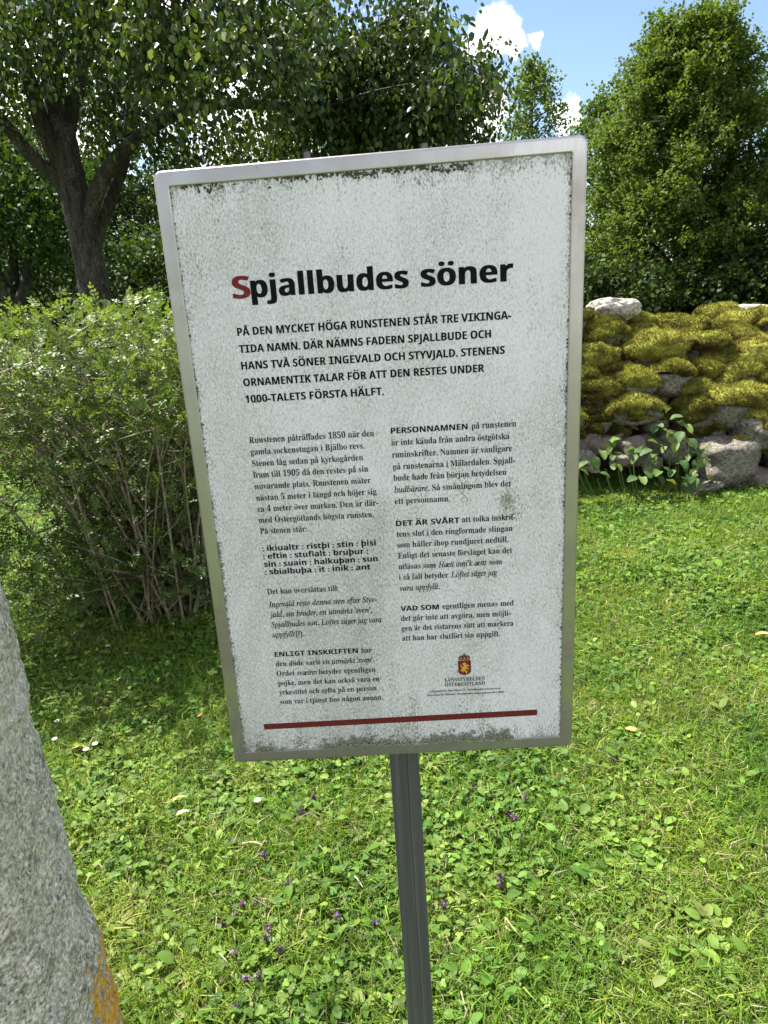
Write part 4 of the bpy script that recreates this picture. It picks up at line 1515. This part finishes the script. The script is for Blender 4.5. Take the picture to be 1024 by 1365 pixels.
def scatter(name, label, objs, pts, rots, scl, kind='stuff'):
    """one counted-by-nobody object: points that carry small pieces"""
    col = bpy.data.collections.new(name + '_pieces')
    for o in objs: col.objects.link(o)
    me = bpy.data.meshes.new(name)
    me.vertices.add(len(pts)); me.vertices.foreach_set('co', np.asarray(pts, np.float32).ravel())
    a = me.attributes.new('rot', 'FLOAT_VECTOR', 'POINT'); a.data.foreach_set('vector', np.asarray(rots, np.float32).ravel())
    a = me.attributes.new('scl', 'FLOAT', 'POINT'); a.data.foreach_set('value', np.asarray(scl, np.float32))
    o = link(name, me)
    g = bpy.data.node_groups.new(name, 'GeometryNodeTree')
    g.interface.new_socket('Geometry', in_out='INPUT', socket_type='NodeSocketGeometry')
    g.interface.new_socket('Geometry', in_out='OUTPUT', socket_type='NodeSocketGeometry')
    gi = g.nodes.new('NodeGroupInput'); go = g.nodes.new('NodeGroupOutput')
    m2p = g.nodes.new('GeometryNodeMeshToPoints')
    ci = g.nodes.new('GeometryNodeCollectionInfo'); ci.inputs['Collection'].default_value = col; ci.inputs['Separate Children'].default_value = True
    ci.inputs['Reset Children'].default_value = True
    ip = g.nodes.new('GeometryNodeInstanceOnPoints'); ip.inputs['Pick Instance'].default_value = True
    ra = g.nodes.new('GeometryNodeInputNamedAttribute'); ra.data_type = 'FLOAT_VECTOR'; ra.inputs['Name'].default_value = 'rot'
    sa = g.nodes.new('GeometryNodeInputNamedAttribute'); sa.data_type = 'FLOAT'; sa.inputs['Name'].default_value = 'scl'
    e2r = g.nodes.new('FunctionNodeEulerToRotation')
    lk = g.links.new
    lk(gi.outputs[0], m2p.inputs['Mesh']); lk(m2p.outputs[0], ip.inputs['Points']); lk(ci.outputs[0], ip.inputs['Instance'])
    lk(ra.outputs['Attribute'], e2r.inputs[0]); lk(e2r.outputs[0], ip.inputs['Rotation']); lk(sa.outputs['Attribute'], ip.inputs['Scale'])
    lk(ip.outputs[0], go.inputs[0])
    md = o.modifiers.new('scatter', 'NODES'); md.node_group = g
    tag(o, label, kind=kind)
    return o


def lawn_points(dens, mask, seed, near=True):
    r = np.random.default_rng(seed)
    out = []
    for (x0, x1, y0, y1, k) in ((-2.2, 2.2, .25, 3.0, 1.), (-5, 5.5, 3.0, 6.2, .72), (-8, -2.2, -1.5, 3.0, .25), (2.2, 8, -1.5, 3.0, .25), (-2.2, 2.2, -1.5, .25, .3), (-12, 12, 6.2, 14, .16)):
        n = int((x1 - x0) * (y1 - y0) * dens * k)
        x = r.uniform(x0, x1, n); y = r.uniform(y0, y1, n)
        p = np.stack([x, y, np.zeros(n)], -1)
        keep = r.random(n) < mask(p)
        x, y = x[keep], y[keep]
        s = np.full(len(x), 1 / math.sqrt(max(k, .3)) if k < 1 else 1.)
        out.append(np.stack([x, y, gz(x, y), s], -1))
    q = np.vstack(out)
    # nothing grows inside the post, the rune stone or under the wall
    inst = (np.abs(q[:, 0]) < .03) & (np.abs(q[:, 1] - .98) < .03)
    inw = (q[:, 1] > 5.55) & (q[:, 1] < 7.6) & (q[:, 0] > .5) & (q[:, 0] < 6.6)
    q = q[~(inst | inw)]
    rot = np.stack([r.normal(0, .12, len(q)), r.normal(0, .12, len(q)), r.uniform(0, 6.28, len(q))], -1)
    hgt_ = .62 + .8 * vn(q[:, :3] * [1, 1, 0], 3.1, 71, 3)
    return q[:, :3], rot, q[:, 3] * r.uniform(.75, 1.25, len(q)) * hgt_


leafy = lambda p: np.clip((vn(p, 1.7, 41, 3) - .50) * 5 + .5 - np.clip((p[:, 0] - .1) * .5, 0, .35) * (p[:, 1] < 3.4) + np.clip((-.4 - p[:, 0]) * .5, 0, .5) * (p[:, 1] > 1.6) + np.clip((p[:, 1] - 3.6) * .35, 0, .5), .06, 1)
g_mask = lambda p: np.clip(1.15 - leafy(p) * .62, .12, 1)
YG = ((.17, .28, .03), (.22, .34, .04), (.29, .36, .06), (.12, .22, .025))
gob = [lib_obj('tuft_%d' % i, *blade_tuft(i, 46, .055, (.028, .075), YG if i % 2 or i == 4 else ((.11, .20, .02), (.15, .25, .028), (.21, .29, .04), (.08, .15, .02))), M['grass']) for i in range(6)]
scatter('grass', 'short mown grass blades of the lawn', gob, *lawn_points(900, g_mask, 1))
cob = [lib_obj('clover_%d' % i, *herb_patch(20 + i, 'clover'), M['herb']) for i in range(4)]
scatter('clover', 'small clover leaves among the grass', cob, *lawn_points(250, lambda p: np.clip(leafy(p) * .9 * (vn(p, 2.6, 8, 2) > .44) + .08, 0, 1), 2))
oob = [lib_obj('herb_%d' % i, *herb_patch(40 + i, 'oval'), M['herb']) for i in range(5)]
scatter('ground_cover', 'small oval-leaved herbs spreading over the lawn', oob, *lawn_points(230, lambda p: np.clip(leafy(p) * (vn(p, 2.1, 18, 2) > .40) + .06 + .35 * ((p[:, 1] < 2.0) & (vn(p, 2.9, 55, 2) > .47)), 0, 1), 3))
lob = [lib_obj('litter_%d' % i, *herb_patch(60 + i, 'litter'), M['grass']) for i in range(3)]
scatter('dry_grass', 'dead grass bits lying between the green blades', lob, *lawn_points(110, lambda p: np.clip((vn(p, 3, 28, 2) - .35) * 2, 0, 1), 4))

# ------------------------------------------------------------------ plants and litter one can count
def leaf_mesh(name, L, w, tint, segs=12, cup=.12, waves=0.):
    v, f = round_leaf(np.zeros(3), np.array([1., 0, 0]), np.array([0, 0, 1.]), L, w, segs, cup)
    if waves: v[:-1, 2] += np.sin(np.arange(segs) * 2.3) * L * waves
    # petiole
    q = np.array([[-L * .35, -.0009, -.004], [-L * .35, .0009, -.004], [.002, .0009, 0], [.002, -.0009, 0]])
    V = np.vstack([v, q]); k = len(v)
    F = [list(map(int, x)) for x in f] + [[k, k + 1, k + 2, k + 3]]
    me = mesh_np(name, V, F, tint=np.tile(tint, (len(V), 1)), smooth=True)
    me.materials.append(M['herb'])
    return me


LM = [leaf_mesh('leaf', .042, .026, (.13, .25, .03)), leaf_mesh('leaf', .036, .020, (.18, .29, .04)), leaf_mesh('leaf', .050, .026, (.10, .20, .028), waves=.02),
      leaf_mesh('leaf', .034, .026, (.22, .31, .05))]
rng = np.random.default_rng(33)


def ground_px(px, py):
    d = RIGHT * ((px - 512) / 946) - UP * ((py - 682.5) / 946) - BACK
    p = CAM + d * (-CAM.z / d.z)
    return Vector((p.x, p.y, float(gz(np.array([p.x]), np.array([p.y]))[0])))


ros = [(235, 1350), (185, 1310), (165, 1240), (175, 1165), (560, 1090), (585, 1140), (640, 1100), (610, 1060), (640, 1160), (510, 1070), (520, 1180), (700, 1200), (790, 1190),
       (900, 1220), (940, 1245), (960, 1310), (800, 1290), (760, 1330), (700, 1335), (860, 1160), (420, 1180), (400, 1090), (300, 1190), (470, 1330), (540, 1300), (640, 1250),
       (595, 1340), (350, 1265), (990, 1130), (820, 940), (880, 900), (960, 960), (790, 870), (130, 880), (190, 860), (90, 830), (240, 850), (170, 930), (100, 960), (250, 1010), (120, 1030), (1000, 820), (930, 790)]
for i, (px, py) in enumerate(ros):
    g = ground_px(px, py)
    r_ = empty('rosette_plant', g, rng.uniform(0, 6.28))
    tag(r_, 'small rosette of oval light green leaves in the lawn', 'plant', 'leaf rosettes in the lawn')
    for j in range(rng.integers(5, 9)):
        lf = link('leaf', LM[rng.integers(0, 4)], None, r_)
        a = j * 2.4 + rng.normal(0, .3)
        ex = rng.uniform(.005, .016)
        lf.location = (math.cos(a) * ex, math.sin(a) * ex, rng.uniform(.012, .034))
        s = rng.uniform(.75, 1.2) * (.9 if py > 1000 else 1.1)
        lf.scale = (s, s, s)
        lf.rotation_euler = (rng.normal(0, .25), -rng.uniform(0., .6), a)

# broad-leaved plant against the wall foot
bl = empty('broadleaf_plant', (2.0, 5.05, 0))
tag(bl, 'broad-leaved plant with pale rounded leaves climbing the foot of the wall', 'plant')
BM = [leaf_mesh('leaf', .095, .075, (.07, .13, .035), 14, .22, .03), leaf_mesh('leaf', .08, .06, (.10, .17, .045), 14, .28, .02), leaf_mesh('leaf', .09, .06, (.15, .23, .05), 14, .25, .04)]
BLP = ((500, 640, 5.15), (545, 655, 5.15), (430, 675, 5.1), (465, 705, 5.05), (560, 715, 5.05), (230, 760, 5.1), (380, 770, 5.0), (350, 805, 5.0), (305, 815, 5.0), (150, 795, 5.05),
                    (125, 830, 5.0), (180, 860, 5.0), (430, 860, 4.95), (440, 790, 5.0), (540, 780, 5.0), (600, 760, 5.0), (615, 835, 4.95), (560, 900, 4.9), (630, 960, 4.9), (600, 990, 4.85),
                    (560, 1010, 4.85), (370, 940, 4.9), (340, 1000, 4.85), (710, 810, 5.0), (590, 920, 4.9), (480, 1020, 4.8), (400, 900, 4.95), (330, 860, 4.95), (260, 830, 5.0), (90, 870, 4.95),
                    (60, 900, 4.9), (200, 910, 4.9), (640, 1010, 4.8), (520, 960, 4.9), (440, 960, 4.85), (660, 870, 4.95), (500, 740, 5.05), (580, 670, 5.1), (690, 990, 4.85))
BLP = list(BLP) + [(a + rng.normal(0, 45), b + abs(rng.normal(0, 40)), c + rng.uniform(0, .12)) for a, b, c in BLP for _ in (0,)]
for (zx, zy, y) in BLP:
    c = at(*Zx(zx, zy), y)
    lf = link('leaf', BM[rng.integers(0, 3)], None, bl, (c.x - 2.0, c.y - 5.05, .03 + (c.z - .03) * .82))
    lf.rotation_euler = (rng.normal(0, .3), rng.normal(.35, .3), -1.57 + rng.normal(0, .9))
    s = rng.uniform(.75, 1.1); lf.scale = (s, s, s)
vv_ = []
for k in range(16):
    x = rng.uniform(-.6, .35); z = rng.uniform(.12, .42)
    vv_.append(tube_arrays(smooth_path([(x * .8, -.05, -.01), (x * .95, .0, z * .5), (x, .04, z)], 6), np.full(7, .004)[:7], 4))
v, f = join(vv_)
link('stalks', mesh_np('stalks', v, f), M['green_stem'], bl)

# tall grass tufts at the wall foot
TUFT = {905: 'leftmost', 940: 'second from the left', 975: 'third from the left', 1000: 'rightmost'}
for (px, py) in ((975, 650), (940, 650), (905, 640), (1000, 655)):
    c = ground_px(px, py)
    V, F, T = blade_tuft(px, 16, .05, (.12, .26))
    tag(link('grass_tuft', mesh_np('grass_tuft', V, F, tint=T), M['grass'], None, c), 'tuft of long thin grass at the wall foot, %s of the four' % TUFT[px], 'grass tuft', 'long grass tufts by the wall')

# selfheal flowers
def flower_proto(c, lab):
    t = empty('purple_flower', c, rng.uniform(0, 6.28))
    tag(t, lab, 'flower', 'purple flowers in the lawn')
    h = rng.uniform(.028, .05)
    v, f = tube_arrays(smooth_path([(0, 0, -.005), (.002, 0, h * .5), (0, .001, h)], 4), np.full(5, .0012), 5)
    link('stalk', mesh_np('stalk', v, f), M['green_stem'], t)
    P_ = []; Z_ = []
    for k in range(22):
        P_.append((rng.normal(0, .0032), rng.normal(0, .0032), h + rng.uniform(0, .016))); Z_.append(rng.uniform(.0016, .003))
    o = lumps('head', P_, Z_, 'calyx', t, (0, 0, 0), 1, 1.); del o['kind']
    pos = np.array([(rng.normal(0, .005), rng.normal(0, .005), h + rng.uniform(.003, .017)) for k in range(9)])
    V, F, T = leaves(pos, rng.normal(0, 1, (9, 3)) + [0, 0, .5], np.full(9, .0085), np.tile([.25, .12, .4], (9, 1)), .7)
    link('petals', mesh_np('petals', V, F, tint=T), M['purple'], t)


FL = ((310, 1135), (355, 1158), (387, 1197), (405, 1095), (325, 1220), (343, 1218), (300, 1245), (316, 1232), (360, 1255), (358, 1268), (452, 1238), (500, 1245), (332, 1325), (348, 1320), (360, 1318), (300, 1322),
                 (678, 1102), (688, 1112), (693, 1134), (666, 1198), (592, 1222), (700, 1080), (668, 1190), (420, 1075), (396, 1100), (275, 1360), (320, 1360), (375, 1280), (318, 1290))
ORD = ('topmost', 'second from the top', 'third from the top', 'fourth from the top', 'fifth from the top', 'sixth from the top', 'seventh from the top', 'eighth from the top',
       'ninth from the top', 'tenth from the top', 'eleventh from the top', 'twelfth from the top', 'eleventh from the bottom', 'tenth from the bottom', 'ninth from the bottom', 'eighth from the bottom',
       'seventh from the bottom', 'sixth from the bottom', 'fifth from the bottom', 'fourth from the bottom', 'third from the bottom', 'second from the bottom', 'lowest')
for grp, where in (([q for q in FL if q[0] < 540], 'left'), ([q for q in FL if q[0] > 540], 'right')):
    grp = sorted(grp, key=lambda q: (q[1], q[0]))
    words = ORD if len(grp) > 12 else ORD[:len(grp) - 1] + ('lowest',)
    for k, (px, py) in enumerate(grp):
        flower_proto(ground_px(px, py + 3), 'purple flower head in the lawn, %s of those %s of the post' % (words[k], where))



# dry leaves, straws and daisies
def dry_leaf(px, py, L, w, rz, lab, mat='dry'):
    v, f = round_leaf(np.zeros(3), np.array([1., 0, 0]), np.array([0, 0, 1.]), L, w, 12, .35)
    v[:, 2] += .15 * v[:, 0] * (v[:, 0] / L)
    lo = v.copy(); lo[:, 2] -= .0007
    F = np.vstack([f, (f[:, ::-1] + len(v))])
    o = link('dry_leaf', mesh_np('dry_leaf', np.vstack([v, lo]), F, smooth=True), M[mat], None, ground_px(px, py) + Vector((0, 0, .045)))
    o.rotation_euler = (rng.normal(0, .25), rng.normal(0, .15), rz)
    tag(o, lab, 'leaf')


def straw(px, py, L, r, rz, lab, bend=.1):
    pth = smooth_path([(-L / 2, 0, 0), (0, L * bend, .004), (L / 2, 0, .002)], 8)
    v, f = tube_arrays(pth, np.linspace(r, r * .6, len(pth)), 6)
    o = link('dry_stick', mesh_np('dry_stick', v, f, smooth=True), M['straw'], None, ground_px(px, py) + Vector((0, 0, .045)))
    o.rotation_euler = (0, rng.normal(0, .06), rz)
    tag(o, lab, 'stick')


dry_leaf(832, 988, .062, .026, -.5, 'yellow brown dry leaf in the grass right of the board')
dry_leaf(1005, 860, .07, .028, -.3, 'tan dry leaf in the grass at the right edge')
dry_leaf(97, 1012, .055, .022, .2, 'tan dry leaf by the right flank of the rune stone')
dry_leaf(230, 1082, .05, .018, .6, 'small curled dry leaf below the lower left corner of the board')
dry_leaf(238, 1100, .04, .018, .4, 'pale dry leaf just below the small curled one', 'straw')
dry_leaf(535, 1012, .045, .014, .2, 'narrow pale dry leaf right under the board beside the post', 'straw')
dry_leaf(265, 968, .028, .012, 1.0, 'tiny orange dry leaf left of the frame')
dry_leaf(700, 1003, .026, .016, .3, 'tiny red brown dry leaf under the lower right corner of the board')
straw(339, 1142, .062, .0026, -.2, 'pale flat dry stick lying among the purple flowers', .08)
straw(477, 1193, .065, .0026, -1.0, 'pale dry stick lying left of the post', .04)
straw(324, 1112, .055, .0009, .8, 'thin dry grass stalk above the flat dry stick', .05)
straw(905, 830, .10, .0012, .3, 'thin pale straw lying in the sunny lawn on the right', .03)
straw(865, 873, .10, .0012, -.05, 'thin curved straw below the other straw on the right', .06)


def daisy(px, py, lab):
    t = empty('daisy', ground_px(px, py))
    tag(t, lab, 'flower', 'white daisies in the lawn')
    n = 14; a = np.linspace(0, 6.28, n, endpoint=False)
    pos = np.stack([np.cos(a) * .002, np.sin(a) * .002, np.full(n, .055)], -1)
    V, F, T = leaves(pos, np.stack([np.cos(a), np.sin(a), np.full(n, .25)], -1), np.full(n, .011), np.ones((n, 3)), .35, .05, np.tile([0, 0, 1.], (n, 1)))
    link('petals', mesh_np('petals', V, F), M['white'], t)
    V, F = disc(0, 0, .0035, 8)
    link('disc', mesh_np('disc', [(x, y, .0575) for x, y in V], F), M['yellow'], t)
    v, f = tube_arrays([(0, 0, -.005), (0, 0, .055)], [.0008, .0008], 4)
    link('stalk', mesh_np('stalk', v, f), M['green_stem'], t)


for px, py, w_ in ((234, 804, 'white daisy just right of the bush foot, nearest to it'), (147, 876, 'single white daisy in the shaded lawn below the bush'),
                   (130, 1006, 'white daisy right beside the dry leaf near the rune stone'), (118, 1014, 'white daisy just left of another daisy, lowest near the rune stone'),
                   (77, 1002, 'white daisy close against the rune stone edge, lower of two'), (346, 1085, 'white daisy in the lawn between the flat dry stick and the board'),
                   (900, 642, 'white daisy left of the big grey stone at the wall foot'), (985, 632, 'white daisy right of the big grey stone at the wall foot'),
                   (80, 978, 'white daisy close against the rune stone edge, upper of two')):
    daisy(px, py, w_)
